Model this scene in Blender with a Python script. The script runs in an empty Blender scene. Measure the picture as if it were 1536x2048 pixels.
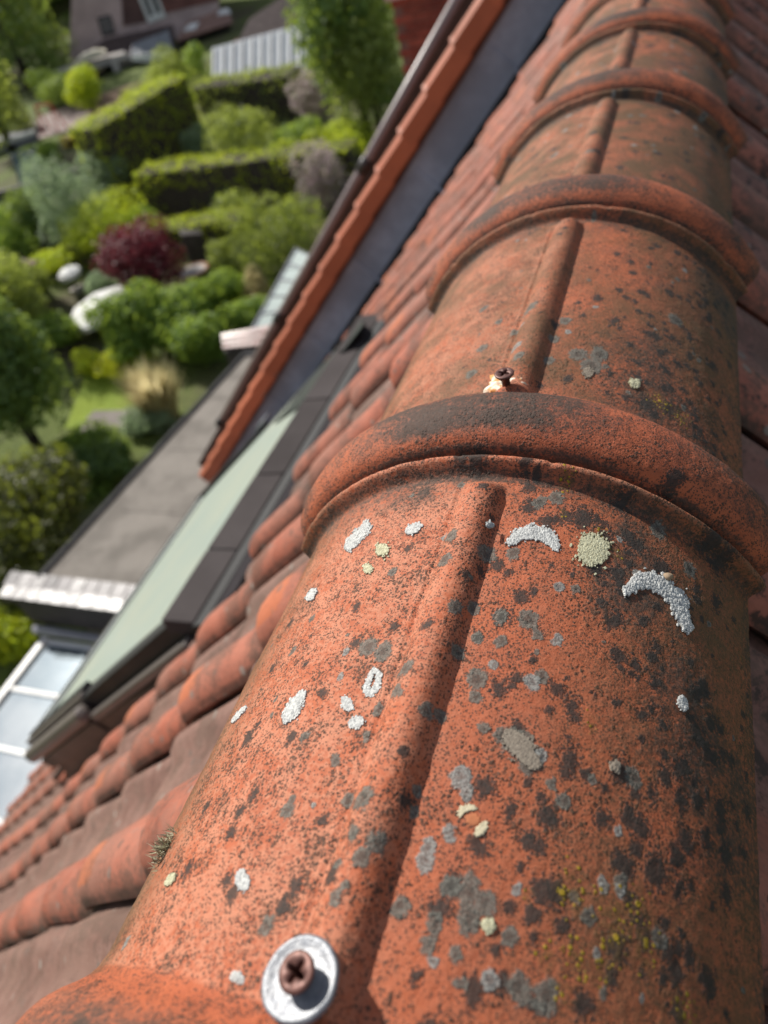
import bpy, math, random
import numpy as np
from mathutils import Vector, Matrix

SC = bpy.context.scene
COL = SC.collection
random.seed(7)
RNG = np.random.default_rng(7)

# ------------------------------------------------------------------ camera
F = 1440.3                                    # focal length in photo pixels (1536 wide)
RC = np.array([[0.92718584, -0.05261368, -0.37088841],
               [0.30368849, 0.68523573, 0.66198587],
               [-0.21931648, 0.72641847, -0.65131904]])     # columns: right, up, forward
CP = np.array([0.0906, 0.0, 0.3929])          # metres; the ridge axis is x=0, z=0 and runs along +y
cam = bpy.data.cameras.new('camera')
camo = bpy.data.objects.new('camera', cam); COL.objects.link(camo)
M = Matrix.Identity(4)
for i in range(3):
    M[i][0] = RC[i, 0]; M[i][1] = RC[i, 1]; M[i][2] = -RC[i, 2]; M[i][3] = CP[i]
camo.matrix_world = M
cam.sensor_fit = 'HORIZONTAL'; cam.sensor_width = 36.0
cam.lens = 36.0 * F / 1536.0
cam.clip_start = 0.01; cam.clip_end = 6000
cam.dof.use_dof = True; cam.dof.focus_distance = 0.345
cam.dof.aperture_fstop = cam.lens / 3.7
SC.camera = camo

# ------------------------------------------------------------------ sky, sun, exposure
SUN_AZ, SUN_EL = math.radians(-62), math.radians(44)       # azimuth from +y towards +x
world = bpy.data.worlds.new('World'); SC.world = world; world.use_nodes = True
wn = world.node_tree; wn.nodes.clear()
wout = wn.nodes.new('ShaderNodeOutputWorld'); wbg = wn.nodes.new('ShaderNodeBackground')
sky = wn.nodes.new('ShaderNodeTexSky'); sky.sky_type = 'NISHITA'; sky.sun_disc = False
sky.sun_elevation = SUN_EL; sky.sun_rotation = SUN_AZ; sky.air_density = 1.0; sky.dust_density = 1.5
wtc = wn.nodes.new('ShaderNodeTexCoord')
wno = wn.nodes.new('ShaderNodeTexNoise'); wno.inputs['Scale'].default_value = 2.6
wno.inputs['Detail'].default_value = 7; wno.inputs['Roughness'].default_value = 0.6
wra = wn.nodes.new('ShaderNodeValToRGB')
wra.color_ramp.elements[0].position = 0.47; wra.color_ramp.elements[1].position = 0.66
wmx = wn.nodes.new('ShaderNodeMix'); wmx.data_type = 'RGBA'
wmx.inputs[7].default_value = (9.5, 9.6, 9.8, 1)
wn.links.new(wtc.outputs['Generated'], wno.inputs['Vector'])
wn.links.new(wno.outputs['Fac'], wra.inputs['Fac'])
wn.links.new(wra.outputs['Color'], wmx.inputs[0])
wn.links.new(sky.outputs['Color'], wmx.inputs[6])
wn.links.new(wmx.outputs[2], wbg.inputs['Color'])
wbg.inputs['Strength'].default_value = 0.08
wn.links.new(wbg.outputs['Background'], wout.inputs['Surface'])

sun = bpy.data.lights.new('sun', 'SUN'); sun.energy = 5.0; sun.angle = math.radians(0.53)
sun.color = (1.0, 0.955, 0.88)
suno = bpy.data.objects.new('sun', sun); COL.objects.link(suno)
sdir = Vector((math.sin(SUN_AZ) * math.cos(SUN_EL), math.cos(SUN_AZ) * math.cos(SUN_EL), math.sin(SUN_EL)))
suno.rotation_euler = sdir.to_track_quat('Z', 'Y').to_euler()
suno.location = (-8, 5, 10)

SC.view_settings.view_transform = 'Standard'; SC.view_settings.look = 'None'
SC.view_settings.exposure = 0.4; SC.view_settings.gamma = 1.0
SC.view_settings.use_curve_mapping = False
SC.render.engine = 'CYCLES'
SC.cycles.use_denoising = True
try:
    SC.cycles.denoiser = 'OPENIMAGEDENOISE'; SC.cycles.denoising_input_passes = 'RGB_ALBEDO_NORMAL'
except Exception:
    pass
SC.cycles.max_bounces = 6; SC.cycles.diffuse_bounces = 3; SC.cycles.transparent_max_bounces = 6
SC.cycles.sample_clamp_indirect = 6.0

# ------------------------------------------------------------------ measuring helpers
def ray(px, py):
    return RC @ np.array([(px - 768) / F, -(py - 1024) / F, 1.0])
def on_z(px, py, z):
    d = ray(px, py); return CP + d * ((z - CP[2]) / d[2])
def on_y(px, py, y):
    d = ray(px, py); return CP + d * ((y - CP[1]) / d[1])
def on_plane(px, py, o, n):
    d = ray(px, py); return CP + d * (((np.asarray(o) - CP) @ n) / (d @ n))
def on_cyl(px, py, r):
    d = ray(px, py); a = d[0] ** 2 + d[2] ** 2; b = 2 * (CP[0] * d[0] + CP[2] * d[2])
    c = CP[0] ** 2 + CP[2] ** 2 - r * r; q = b * b - 4 * a * c
    t = -b / (2 * a) if q < 0 else (-b - math.sqrt(q)) / (2 * a)
    return CP + d * t
def depth(w):
    return float((np.asarray(w) - CP) @ RC[:, 2])
ZR = [0, 20, 36, 60, 120, 300, 3000]; ZV = [-9, -9, -6.4, -5, 0.5, 8, 30]
def zg(r):
    return np.interp(r, ZR, ZV)
def ghit(px, py):
    d = ray(px, py); d = d / np.linalg.norm(d); t = 6.0
    while t < 600:
        w = CP + d * t
        if w[2] < zg(math.hypot(w[0], w[1])):
            break
        t += 0.05
    return w

PITCH = math.radians(45.5)
X0, Z0 = 0.13, -0.02
CPI, SPI = math.cos(PITCH), math.sin(PITCH)
KICK = math.tan(math.radians(3.0))
def rp(y, s, h=0.0, side=-1):               # a point on a roof slope: y along ridge, s down slope, h above
    h = h + max(0.0, s - 2.4) * KICK        # bellcast eaves
    if side < 0: h += .07 * min(max(y / 4.2, 0), 1) ** 2 * min(max(1 - s / 3.6, 0), 1)
    return np.array([side * (X0 + s * CPI + h * SPI), y, Z0 - s * SPI + h * CPI])

PN = math.radians(45.87); CPN, SPN = math.cos(PN), math.sin(PN)
def rn(y, s, h=0.0, side=-1):               # the same on the neighbour's roof
    return np.array([side * (X0 + s * CPN + h * SPN), y, Z0 - s * SPN + h * CPN])

def _hash(ix, iy, seed):
    n = (ix.astype(np.int64) * 374761393 + iy.astype(np.int64) * 668265263 + seed * 974711) & 0x7fffffff
    n = (n ^ (n >> 13)) * 1274126177 & 0x7fffffff
    return ((n ^ (n >> 16)) & 0xffff) / 65535.0
def vnoise(x, y, seed=0):
    x = np.asarray(x, float); y = np.asarray(y, float)
    ix = np.floor(x); iy = np.floor(y); fx = x - ix; fy = y - iy
    fx = fx * fx * (3 - 2 * fx); fy = fy * fy * (3 - 2 * fy)
    a = _hash(ix, iy, seed); b = _hash(ix + 1, iy, seed); c = _hash(ix, iy + 1, seed); d = _hash(ix + 1, iy + 1, seed)
    return (a * (1 - fx) + b * fx) * (1 - fy) + (c * (1 - fx) + d * fx) * fy
def fbm(x, y, seed=0, o=4):
    s = 0; a = 0.5
    for k in range(o):
        s = s + a * vnoise(x * 2 ** k, y * 2 ** k, seed + k * 17); a *= 0.5
    return s / (1 - 0.5 ** o)
def sstep(a, b, x):
    t = np.clip((np.asarray(x, float) - a) / (b - a), 0, 1); return t * t * (3 - 2 * t)

# ------------------------------------------------------------------ mesh helpers
WL = {}
def link(o, parent, wl):
    COL.objects.link(o); WL[o.name] = np.asarray(wl, float)
    if parent is not None:
        o.parent = parent; o.location = WL[o.name] - WL[parent.name]
    else:
        o.location = wl
    return o
def root(name, loc, label=None, cat=None, group=None, parent=None):
    o = bpy.data.objects.new(name, None); o.empty_display_size = 0.2
    link(o, parent, loc)
    return tag(o, label, cat, group)
def tag(o, label=None, cat=None, group=None, kind=None):
    if label: o['label'] = label
    if cat: o['category'] = cat
    if group: o['group'] = group
    if kind: o['kind'] = kind
    return o
AXI = np.eye(3)
class MB:
    def __init__(self):
        self.v = []; self.f = []
    def add(self, v, f):
        b = len(self.v); self.v.extend([tuple(map(float, p)) for p in v]); self.f.extend([tuple(b + i for i in q) for q in f])
        return self
    def box(self, c, s, ax=AXI):
        c = np.asarray(c, float); a = [np.asarray(ax)[:, i] * s[i] / 2 for i in range(3)]
        vs = [c + i * a[0] + j * a[1] + k * a[2] for i in (-1, 1) for j in (-1, 1) for k in (-1, 1)]
        return self.add(vs, [(0, 1, 3, 2), (4, 6, 7, 5), (0, 4, 5, 1), (2, 3, 7, 6), (0, 2, 6, 4), (1, 5, 7, 3)])
    def prism(self, pts, ext):
        n = len(pts); p = [np.asarray(q, float) for q in pts]; e = np.asarray(ext, float)
        return self.add(p + [q + e for q in p], [tuple(range(n))[::-1], tuple(range(n, 2 * n))] +
                        [(i, (i + 1) % n, n + (i + 1) % n, n + i) for i in range(n)])
    def tube(self, pts, r, n=10, caps=True):
        p = [np.asarray(q, float) for q in pts]; rs = r if hasattr(r, '__len__') else [r] * len(p)
        vs = []; fs = []
        for i, q in enumerate(p):
            t = p[min(i + 1, len(p) - 1)] - p[max(i - 1, 0)]; t = t / np.linalg.norm(t)
            u = np.cross(t, (0, 0, 1.0)); 
            if np.linalg.norm(u) < 1e-4: u = np.array([1.0, 0, 0])
            u = u / np.linalg.norm(u); w = np.cross(t, u)
            vs += [q + rs[i] * (math.cos(a) * u + math.sin(a) * w) for a in np.linspace(0, 2 * math.pi, n, endpoint=False)]
        for i in range(len(p) - 1):
            fs += [(i * n + k, i * n + (k + 1) % n, (i + 1) * n + (k + 1) % n, (i + 1) * n + k) for k in range(n)]
        if caps:
            fs += [tuple(range(n))[::-1], tuple((len(p) - 1) * n + k for k in range(n))]
        return self.add(vs, fs)
    def grid(self, P, flip=False):
        n, m = P.shape[:2]
        fs = [(i * m + j, i * m + j + 1, (i + 1) * m + j + 1, (i + 1) * m + j) for i in range(n - 1) for j in range(m - 1)]
        if flip: fs = [q[::-1] for q in fs]
        return self.add(P.reshape(-1, 3), fs)
    def mesh(self, name, mat, o=(0, 0, 0), smooth=False, attrs=None):
        me = bpy.data.meshes.new(name); o = np.asarray(o, float)
        me.from_pydata((np.array(self.v) - o).tolist(), [], self.f)
        if mat is not None: me.materials.append(mat)
        if smooth: me.polygons.foreach_set('use_smooth', [True] * len(me.polygons))
        for k, a in (attrs or {}).items():
            at = me.attributes.new(k, 'FLOAT', 'POINT'); at.data.foreach_set('value', np.asarray(a, np.float32))
        me.update(); return me
    def build(self, name, mat, parent=None, smooth=False, origin=None, attrs=None, bevel=0, label=None, cat=None, group=None, kind=None):
        a = np.array(self.v)
        if origin is None:
            origin = (a.min(0) + a.max(0)) / 2; 
            if parent is None: origin[2] = a[:, 2].min()
        me = self.mesh(name, mat, origin, smooth, attrs)
        o = bpy.data.objects.new(name, me); link(o, parent, origin)
        if bevel:
            b = o.modifiers.new('bevel', 'BEVEL'); b.width = bevel; b.segments = 2; b.limit_method = 'ANGLE'
        return tag(o, label, cat, group, kind)

# ------------------------------------------------------------------ materials
class NT:
    def __init__(self, name):
        self.m = bpy.data.materials.new(name); self.m.use_nodes = True
        self.t = self.m.node_tree; self.b = self.t.nodes['Principled BSDF']; self.o = self.t.nodes['Material Output']
    def n(self, typ, **kw):
        x = self.t.nodes.new('ShaderNode' + typ)
        for k, v in kw.items(): setattr(x, k, v)
        return x
    def set(self, sock, v):
        if isinstance(v, bpy.types.NodeSocket): self.t.links.new(v, sock)
        elif v is not None:
            if hasattr(sock.default_value, '__len__') and len(sock.default_value) == 4 and len(v) == 3: v = (*v, 1)
            sock.default_value = v
    def pos(self):
        return self.n('NewGeometry').outputs['Position']
    def obj(self):
        return self.n('TexCoord').outputs['Object']
    def noise(self, vec, scale, detail=3, rough=0.55, dist=0.0):
        x = self.n('TexNoise'); self.set(x.inputs['Vector'], vec); x.inputs['Scale'].default_value = scale
        x.inputs['Detail'].default_value = detail; x.inputs['Roughness'].default_value = rough
        x.inputs['Distortion'].default_value = dist
        return x.outputs['Fac']
    def vor(self, vec, scale, feature='F1', out='Distance'):
        x = self.n('TexVoronoi', feature=feature); self.set(x.inputs['Vector'], vec); x.inputs['Scale'].default_value = scale
        return x.outputs[out]
    def mth(self, op, a, b=None, c=None, clamp=False):
        x = self.n('Math', operation=op, use_clamp=clamp); self.set(x.inputs[0], a)
        if b is not None: self.set(x.inputs[1], b)
        if c is not None: self.set(x.inputs[2], c)
        return x.outputs[0]
    def step(self, v, a, b, lo=0.0, hi=1.0):
        x = self.n('MapRange', interpolation_type='SMOOTHSTEP'); self.set(x.inputs['Value'], v)
        x.inputs['From Min'].default_value = a; x.inputs['From Max'].default_value = b
        x.inputs['To Min'].default_value = lo; x.inputs['To Max'].default_value = hi
        return x.outputs[0]
    def mix(self, f, a, b, blend='MIX'):
        x = self.n('Mix', data_type='RGBA', blend_type=blend)
        self.set(x.inputs[0], f); self.set(x.inputs[6], a); self.set(x.inputs[7], b)
        return x.outputs[2]
    def att(self, name):
        return self.n('Attribute', attribute_name=name).outputs['Fac']
    def bump(self, h, strength=0.4, dist=0.001, normal=None):
        x = self.n('Bump'); self.set(x.inputs['Height'], h); x.inputs['Strength'].default_value = strength
        x.inputs['Distance'].default_value = dist
        if normal is not None: self.set(x.inputs['Normal'], normal)
        return x.outputs[0]
    def fin(self, col=None, rough=None, spec=None, metal=None, normal=None):
        if col is not None: self.set(self.b.inputs['Base Color'], col)
        if rough is not None: self.set(self.b.inputs['Roughness'], rough)
        if spec is not None: self.set(self.b.inputs['Specular IOR Level'], spec)
        if metal is not None: self.set(self.b.inputs['Metallic'], metal)
        if normal is not None: self.set(self.b.inputs['Normal'], normal)
        return self.m

def plain(name, c, rough=0.6, var=0.25, scale=8.0, metal=0.0, bump=0.0, spec=0.4, c2=None):
    t = NT(name); p = t.pos()
    nz = t.noise(p, scale, 5, 0.6)
    b = c2 if c2 else tuple(x * (1 - var) for x in c)
    col = t.mix(t.step(nz, 0.35, 0.65), c, b)
    rv = t.step(t.n('ObjectInfo').outputs['Random'], 0, 1, .70, .92)
    n2 = t.noise(p, scale * 9, 2)
    col = t.mix(t.mth('MULTIPLY', t.step(n2, 0.45, 0.75), var), col, tuple(x * 0.6 for x in c))
    cb = t.n('CombineColor'); [t.set(cb.inputs[k], rv) for k in range(3)]
    col = t.mix(1.0, col, cb.outputs[0], 'MULTIPLY')
    r = t.mth('MULTIPLY_ADD', nz, 0.25, rough - 0.12)
    return t.fin(col, r, spec, metal, t.bump(n2, bump, 0.02) if bump else None)

def leafmat(name, c, c2, trans=0.45, rough=0.45, red=False, tint=None):
    t = NT(name); rnd = t.n('NewGeometry').outputs['Random Per Island']
    col = t.mix(rnd, c, c2)
    nz = t.noise(t.pos(), 1.3, 3)
    col = t.mix(t.step(nz, 0.35, 0.7), col, t.mix(0.5, col, c2))
    t.fin(col, rough, 0.35)
    tr = t.n('BsdfTranslucent'); t.set(tr.inputs['Color'], t.mix(0.45, col, tint if tint else (0.25, 0.03, 0.04) if red else (0.50, 0.58, 0.03)))
    ms = t.n('MixShader'); ms.inputs[0].default_value = min(.7, trans + .1)
    t.t.links.new(t.b.outputs[0], ms.inputs[1]); t.t.links.new(tr.outputs[0], ms.inputs[2])
    t.t.links.new(ms.outputs[0], t.o.inputs['Surface'])
    return t.m

def ridge_mat():
    t = NT('weathered_clay_ridge'); p = t.pos()
    big = t.noise(p, 14, 4, 0.6); mid = t.noise(p, 60, 4, 0.6); fine = t.noise(p, 420, 3, 0.6); vf = t.noise(p, 1100, 2, 0.6)
    grain = t.noise(p, 750, 2, 0.7)
    att = {k: t.att(k) for k in ('grey', 'lite', 'dark', 'moss', 'soot_shade', 'algae', 'bleach_lit')}
    def field(v, amp, nz=fine, lo=-0.06, hi=0.1):
        w = t.mth('MULTIPLY_ADD', t.mth('SUBTRACT', nz, 0.5), amp, v); return t.step(w, lo, hi)
    def dots(scale, rad, dens, wob=None):          # round grains, only where a cell's own number is below the density
        x = t.n('TexVoronoi', feature='F1'); t.set(x.inputs['Vector'], p); x.inputs['Scale'].default_value = scale
        sp = t.n('SeparateColor'); t.set(sp.inputs[0], x.outputs['Color'])
        on = t.mth('LESS_THAN', sp.outputs[0], dens)
        sz = t.mth('MULTIPLY_ADD', sp.outputs[1], .5, .6)
        return t.mth('MULTIPLY', on, t.step(t.mth('DIVIDE', x.outputs['Distance'], sz), rad, rad * .55))
    col = t.mix(t.step(mid, 0.35, 0.7), (0.485, 0.122, 0.050), (0.41, 0.098, 0.040))
    col = t.mix(t.step(big, 0.4, 0.7, 0, 0.5), col, (0.37, 0.096, 0.048))
    crust = t.step(t.mth('MULTIPLY_ADD', fine, 0.9, t.mth('MULTIPLY', mid, 0.7)), 0.62, 0.95)
    bl = t.mth('MULTIPLY', crust, att['bleach_lit'], clamp=True)
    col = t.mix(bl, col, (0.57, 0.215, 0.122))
    dn = t.step(t.mth('MULTIPLY_ADD', t.noise(p, 38, 4, 0.65), 0.6, t.mth('MULTIPLY', t.noise(p, 150, 3, .6), 0.5)), 0.36, 0.70, 0.18, 1.0)
    pep = dots(1000, .66, dn)
    col = t.mix(t.mth('MULTIPLY', pep, 0.85), col, (0.062, 0.034, 0.023))
    dn2 = t.step(t.mth('MULTIPLY_ADD', t.noise(p, 75, 4, 0.65), 0.75, t.mth('MULTIPLY', t.noise(p, 20, 2), 0.4)), 0.53, 0.72, 0.0, 0.9)
    pep2 = dots(560, .6, dn2)
    col = t.mix(t.mth('MULTIPLY', pep2, 0.8), col, (0.055, 0.036, 0.024))
    veil = t.step(t.mth('MULTIPLY_ADD', t.noise(p, 75, 4, 0.65), 0.75, t.mth('MULTIPLY', t.noise(p, 20, 2), 0.4)), 0.60, 0.85, 0.0, 0.45)
    col = t.mix(veil, col, (0.12, 0.06, 0.036))
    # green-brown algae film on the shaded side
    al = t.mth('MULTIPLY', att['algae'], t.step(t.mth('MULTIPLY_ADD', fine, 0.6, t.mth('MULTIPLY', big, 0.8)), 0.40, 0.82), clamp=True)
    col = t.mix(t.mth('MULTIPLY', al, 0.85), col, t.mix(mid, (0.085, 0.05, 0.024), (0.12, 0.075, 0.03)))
    # soot
    so = t.step(t.mth('MULTIPLY_ADD', t.mth('SUBTRACT', t.mth('ADD', fine, t.mth('MULTIPLY', mid, 0.5)), 0.75), 1.5, att['soot_shade']), 0.10, 0.95)
    col = t.mix(t.mth('MULTIPLY', so, 0.93), col, t.mix(grain, (0.03, 0.022, 0.018), (0.085, 0.06, 0.045)))
    # black crust lichen: crowded grains, thinning to the edge
    nz2 = t.mth('MULTIPLY_ADD', fine, 0.5, t.mth('MULTIPLY_ADD', grain, 0.45, t.mth('MULTIPLY', mid, 0.35)))
    dk = t.step(t.mth('MULTIPLY_ADD', t.mth('SUBTRACT', nz2, 0.65), 2.3, att['dark']), 0.02, 0.42)
    dgr = dots(640, .75, t.step(att['dark'], -0.5, 0.1, 0.0, 0.95))
    dk = t.mth('MAXIMUM', t.mth('MULTIPLY', dk, .9), t.mth('MULTIPLY', dgr, .8))
    col = t.mix(dk, col, t.mix(grain, (0.016, 0.014, 0.013), (0.05, 0.042, 0.035)))
    # grey disc lichen
    gm = t.step(t.mth('MULTIPLY_ADD', t.mth('SUBTRACT', nz2, 0.65), 1.7, att['grey']), -0.06, 0.22)
    gc = t.mix(t.step(vf, 0.35, 0.65), (0.085, 0.077, 0.063), (0.185, 0.170, 0.142))
    gc = t.mix(t.step(t.mth('MULTIPLY_ADD', grain, 0.8, att['grey']), 0.85, 1.15, 0, 0.7), gc, (0.05, 0.043, 0.035))
    col = t.mix(t.mth('MULTIPLY', gm, 0.9), col, gc)
    lm = t.step(t.mth('MULTIPLY_ADD', t.mth('SUBTRACT', nz2, 0.65), 1.6, att['lite']), -0.06, 0.22)
    lc = t.mix(t.step(vf, 0.35, 0.6), (0.14, 0.128, 0.115), (0.31, 0.295, 0.27))
    lc = t.mix(t.step(t.mth('MULTIPLY_ADD', grain, 0.8, att['lite']), 0.9, 1.2, 0, 0.75), lc, (0.12, 0.09, 0.078))
    col = t.mix(t.mth('MULTIPLY', lm, .92), col, lc)
    # yellow specks of moss
    ys = t.mth('MAXIMUM', dots(520, .5, t.step(att['moss'], 0.0, 0.9, 0.0, 0.62)), t.mth('MULTIPLY', dots(300, .42, t.step(att['moss'], 0.25, 1.0, 0.0, 0.4)), 1.0))
    mfilm = t.mth('MULTIPLY', t.step(att['moss'], 0.1, 0.9, 0, .6), t.step(fine, .35, .7))
    col = t.mix(mfilm, col, (0.16, 0.085, 0.02))
    col = t.mix(ys, col, t.mix(grain, (0.46, 0.29, 0.015), (0.22, 0.15, 0.012)))
    h = t.mth('MULTIPLY_ADD', fine, 0.7, t.mth('MULTIPLY', vf, 0.5))
    h = t.mth('ADD', h, t.mth('MULTIPLY', t.mth('MAXIMUM', pep2, dk), 0.5))
    h = t.mth('ADD', h, t.mth('MULTIPLY', t.mth('ADD', gm, lm), 0.35))
    h = t.mth('ADD', h, t.mth('MULTIPLY', ys, 0.9))
    nrm = t.bump(h, 0.75, 0.0009, t.bump(mid, 0.35, 0.0012))
    rg = t.mth('MULTIPLY_ADD', fine, 0.3, 0.6)
    col = t.mix(1.0, col, (.75, .785, .79), 'MULTIPLY')
    return t.fin(col, rg, 0.28, None, nrm)

def clay_tile_mat():
    t = NT('weathered_clay_roof_tile'); p = t.pos(); rnd = t.n('ObjectInfo').outputs['Random']
    big = t.noise(p, 5, 4); mid = t.noise(p, 30, 4, 0.65); fine = t.noise(p, 190, 3, 0.6)
    st = t.n('Mapping'); t.set(st.inputs['Vector'], t.obj()); st.inputs['Scale'].default_value = (9, 130, 9)
    streak = t.noise(st.outputs[0], 1.0, 3, 0.6)
    roll = t.mix(t.step(mid, 0.3, 0.7), (0.43, 0.135, 0.080), (0.32, 0.088, 0.050))
    roll = t.mix(t.step(rnd, 0.3, 1.0, 0, 0.35), roll, (0.47, 0.19, 0.13))
    roll = t.mix(t.step(streak, 0.5, 0.75, 0, 0.5), roll, (0.20, 0.06, 0.035))
    pan = t.mix(t.step(mid, 0.35, 0.7), (0.185, 0.118, 0.096), (0.115, 0.066, 0.052))
    col = t.mix(t.step(t.mth('MULTIPLY_ADD', t.mth('SUBTRACT', big, 0.5), 0.6, t.att('pan')), 0.25, 0.75, 0, 0.85), roll, pan)
    film = t.mth('MULTIPLY', t.step(t.mth('MULTIPLY_ADD', fine, 0.4, big), 0.55, 0.88), 0.6)
    col = t.mix(film, col, (0.22, 0.13, 0.098))
    nose = t.step(t.mth('MULTIPLY_ADD', t.mth('SUBTRACT', mid, 0.5), 0.8, t.att('nose')), 0.45, 0.6)
    nose = t.mth('MULTIPLY', nose, t.step(rnd, 0.45, 0.6, 0, .6))
    col = t.mix(nose, col, (0.52, 0.15, 0.06))
    blk = t.mth('MULTIPLY', t.step(t.mth('MULTIPLY_ADD', t.noise(p, 70, 4, 0.7), 0.7, t.mth('MULTIPLY', t.noise(p, 9, 2), 0.5)), 0.64, 0.72),
                t.step(t.n('SeparateXYZ').outputs[0] if False else t.att('pan'), -1, 0, 0.85, 0.85))
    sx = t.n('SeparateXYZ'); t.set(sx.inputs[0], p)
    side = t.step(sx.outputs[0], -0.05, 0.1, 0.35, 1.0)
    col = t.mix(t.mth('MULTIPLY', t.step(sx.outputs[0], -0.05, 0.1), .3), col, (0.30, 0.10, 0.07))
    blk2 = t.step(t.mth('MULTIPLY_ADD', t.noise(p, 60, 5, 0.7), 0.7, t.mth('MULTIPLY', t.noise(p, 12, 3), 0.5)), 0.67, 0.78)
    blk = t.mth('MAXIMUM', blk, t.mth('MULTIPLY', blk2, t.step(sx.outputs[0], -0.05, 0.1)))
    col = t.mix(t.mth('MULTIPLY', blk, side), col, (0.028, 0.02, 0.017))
    dm = t.step(t.mth('MULTIPLY_ADD', t.mth('SUBTRACT', mid, .5), 1.2, t.att('dirt')), .25, .85, 0, .8)
    col = t.mix(dm, col, (0.05, 0.034, 0.026))
    grn = t.step(t.mth('MULTIPLY_ADD', fine, .5, t.noise(p, 14, 4, .6)), .72, .9, 0, .6)
    col = t.mix(grn, col, (0.10, 0.062, 0.045))
    # scattered pale lichen on the pantiles
    vx = t.n('TexVoronoi'); t.set(vx.inputs['Vector'], p); vx.inputs['Scale'].default_value = 55
    vs = t.n('SeparateColor'); t.set(vs.inputs[0], vx.outputs['Color'])
    sp = t.mth('MULTIPLY', t.mth('LESS_THAN', vs.outputs[0], .16), t.step(t.mth('MULTIPLY_ADD', fine, .25, vx.outputs['Distance']), .48, .36))
    col = t.mix(t.mth('MULTIPLY', sp, .7), col, t.mix(vs.outputs[1], (.30, .27, .23), (.07, .055, .045)))
    col = t.mix(1.0, col, (.84, .85, .86), 'MULTIPLY')
    nrm = t.bump(t.mth('MULTIPLY_ADD', fine, 0.6, t.mth('MULTIPLY', streak, 0.4)), 0.45, 0.002)
    return t.fin(col, t.mth('MULTIPLY_ADD', fine, 0.3, 0.52), 0.3, None, nrm)

MT = {}
MT['ridge'] = ridge_mat(); MT['tile'] = clay_tile_mat()
MT['brownmetal'] = plain('dark_brown_coated_metal', (0.030, 0.022, 0.020), 0.45, 0.25, 5, 0.0, 0, 0.5)
MT['greymetal'] = plain('taupe_grey_coated_metal', (0.074, 0.064, 0.063), 0.85, 0.15, 6, 0.0, 0, 0.06)
MT['black'] = plain('black_rubber', (0.012, 0.011, 0.011), 0.6, 0.3, 10)
MT['flash'] = plain('dark_flashing', (0.036, 0.031, 0.034), 0.85, 0.2, 7, 0, 0, .06)
MT['lead'] = plain('lead_grey_cladding', (0.37, 0.46, 0.60), 0.6, 0.3, 3.5, 0.0, 0.1, 0.4)
MT['verge'] = plain('orange_clay_verge', (0.50, 0.14, 0.062), 0.6, 0.15, 4)
MT['brownboard'] = plain('brown_board', (0.10, 0.045, 0.032), 0.6, 0.3, 6)
MT['browngutter'] = plain('brown_plastic_gutter', (0.30, 0.23, 0.22), 0.35, 0.15, 4, 0, 0, 0.5)
MT['deck'] = plain('roof_underlay', (0.05, 0.035, 0.03), 0.8)
MT['brickwall'] = plain('red_brick', (0.17, 0.06, 0.045), 0.8, 0.35, 9)
MT['mortar'] = plain('grey_mortar', (0.16, 0.12, 0.105), 0.85)
MT['greysheet'] = plain('grey_bitumen_roof', (0.27, 0.245, 0.215), 0.9, 0.32, 1.6, 0, 0.15, 0.1)
MT['darktrim'] = plain('dark_grey_trim', (0.035, 0.034, 0.036), 0.75, .25, 8, 0, 0, .15)
MT['slate'] = plain('glossy_dark_slate', (0.13, 0.115, 0.12), 0.40, 0.3, 5, 0, 0.1, 0.6)
MT['zinc'] = plain('zinc_gutter', (0.26, 0.26, 0.29), 0.4, 0.2, 5, 0.3)
MT['white'] = plain('white_paint', (0.74, 0.74, 0.71), 0.45, 0.08, 5)
MT['cream'] = plain('cream_canvas', (0.70, 0.64, 0.50), 0.7, 0.1, 5)
MT['darkwood'] = plain('dark_grey_wood', (0.075, 0.062, 0.055), 0.7, 0.35, 6)
MT['render'] = plain('grey_render', (0.46, 0.42, 0.39), 0.8, 0.2, 2)
MT['darkroof'] = plain('dark_brown_roof', (0.085, 0.055, 0.05), 0.75, 0.3, 3)
MT['paleroof'] = plain('pale_metal_roof', (0.52, 0.55, 0.58), 0.5, 0.12, 2, 0, 0, 0.5)
MT['pinktile'] = plain('pink_brown_roof', (0.30, 0.17, 0.13), 0.6, 0.25, 4)
MT['bark'] = plain('bark', (0.065, 0.05, 0.038), 0.9, 0.4, 9)
MT['rust'] = plain('rusty_brown_screw', (0.155, 0.062, 0.046), 0.48, 0.35, 700, 0.35, 0, 0.5)
MT['path'] = plain('grey_path', (0.24, 0.21, 0.185), 0.85, 0.2, 2)
MT['earth'] = plain('dark_earth', (0.06, 0.045, 0.032), 0.9, 0.3, 2)

# ------------------------------------------------------------------ terrain
def terrain():
    rr = np.concatenate([np.linspace(0, 60, 31), np.geomspace(66, 3000, 22)]); th = np.linspace(0, 2 * math.pi, 97)
    P = np.zeros((len(rr), len(th), 3))
    for i, r in enumerate(rr):
        for j, a in enumerate(th):
            P[i, j] = (r * math.sin(a), r * math.cos(a), zg(r) + (0 if r < 70 else 0.04 * r * (fbm(np.array(3 * math.sin(a) + 5), np.array(3 * math.cos(a) + r * .01), 3) - .5)))
        P[i, -1] = P[i, 0]
    t = NT('rough_grass_ground'); p = t.pos()
    col = t.mix(t.step(t.noise(p, 0.25, 4), 0.4, 0.65), (0.10, 0.13, 0.028), (0.085, 0.07, 0.042))
    col = t.mix(t.step(t.noise(p, 5, 4), 0.4, 0.7, 0, .6), col, (0.035, 0.05, 0.014))
    t.fin(col, 0.9, 0.2, None, t.bump(t.noise(p, 8, 4), 0.6, 0.1))
    MB().grid(P, True).build('ground', t.m, origin=(0, 0, 0), smooth=True, kind='structure')
terrain()
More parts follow.
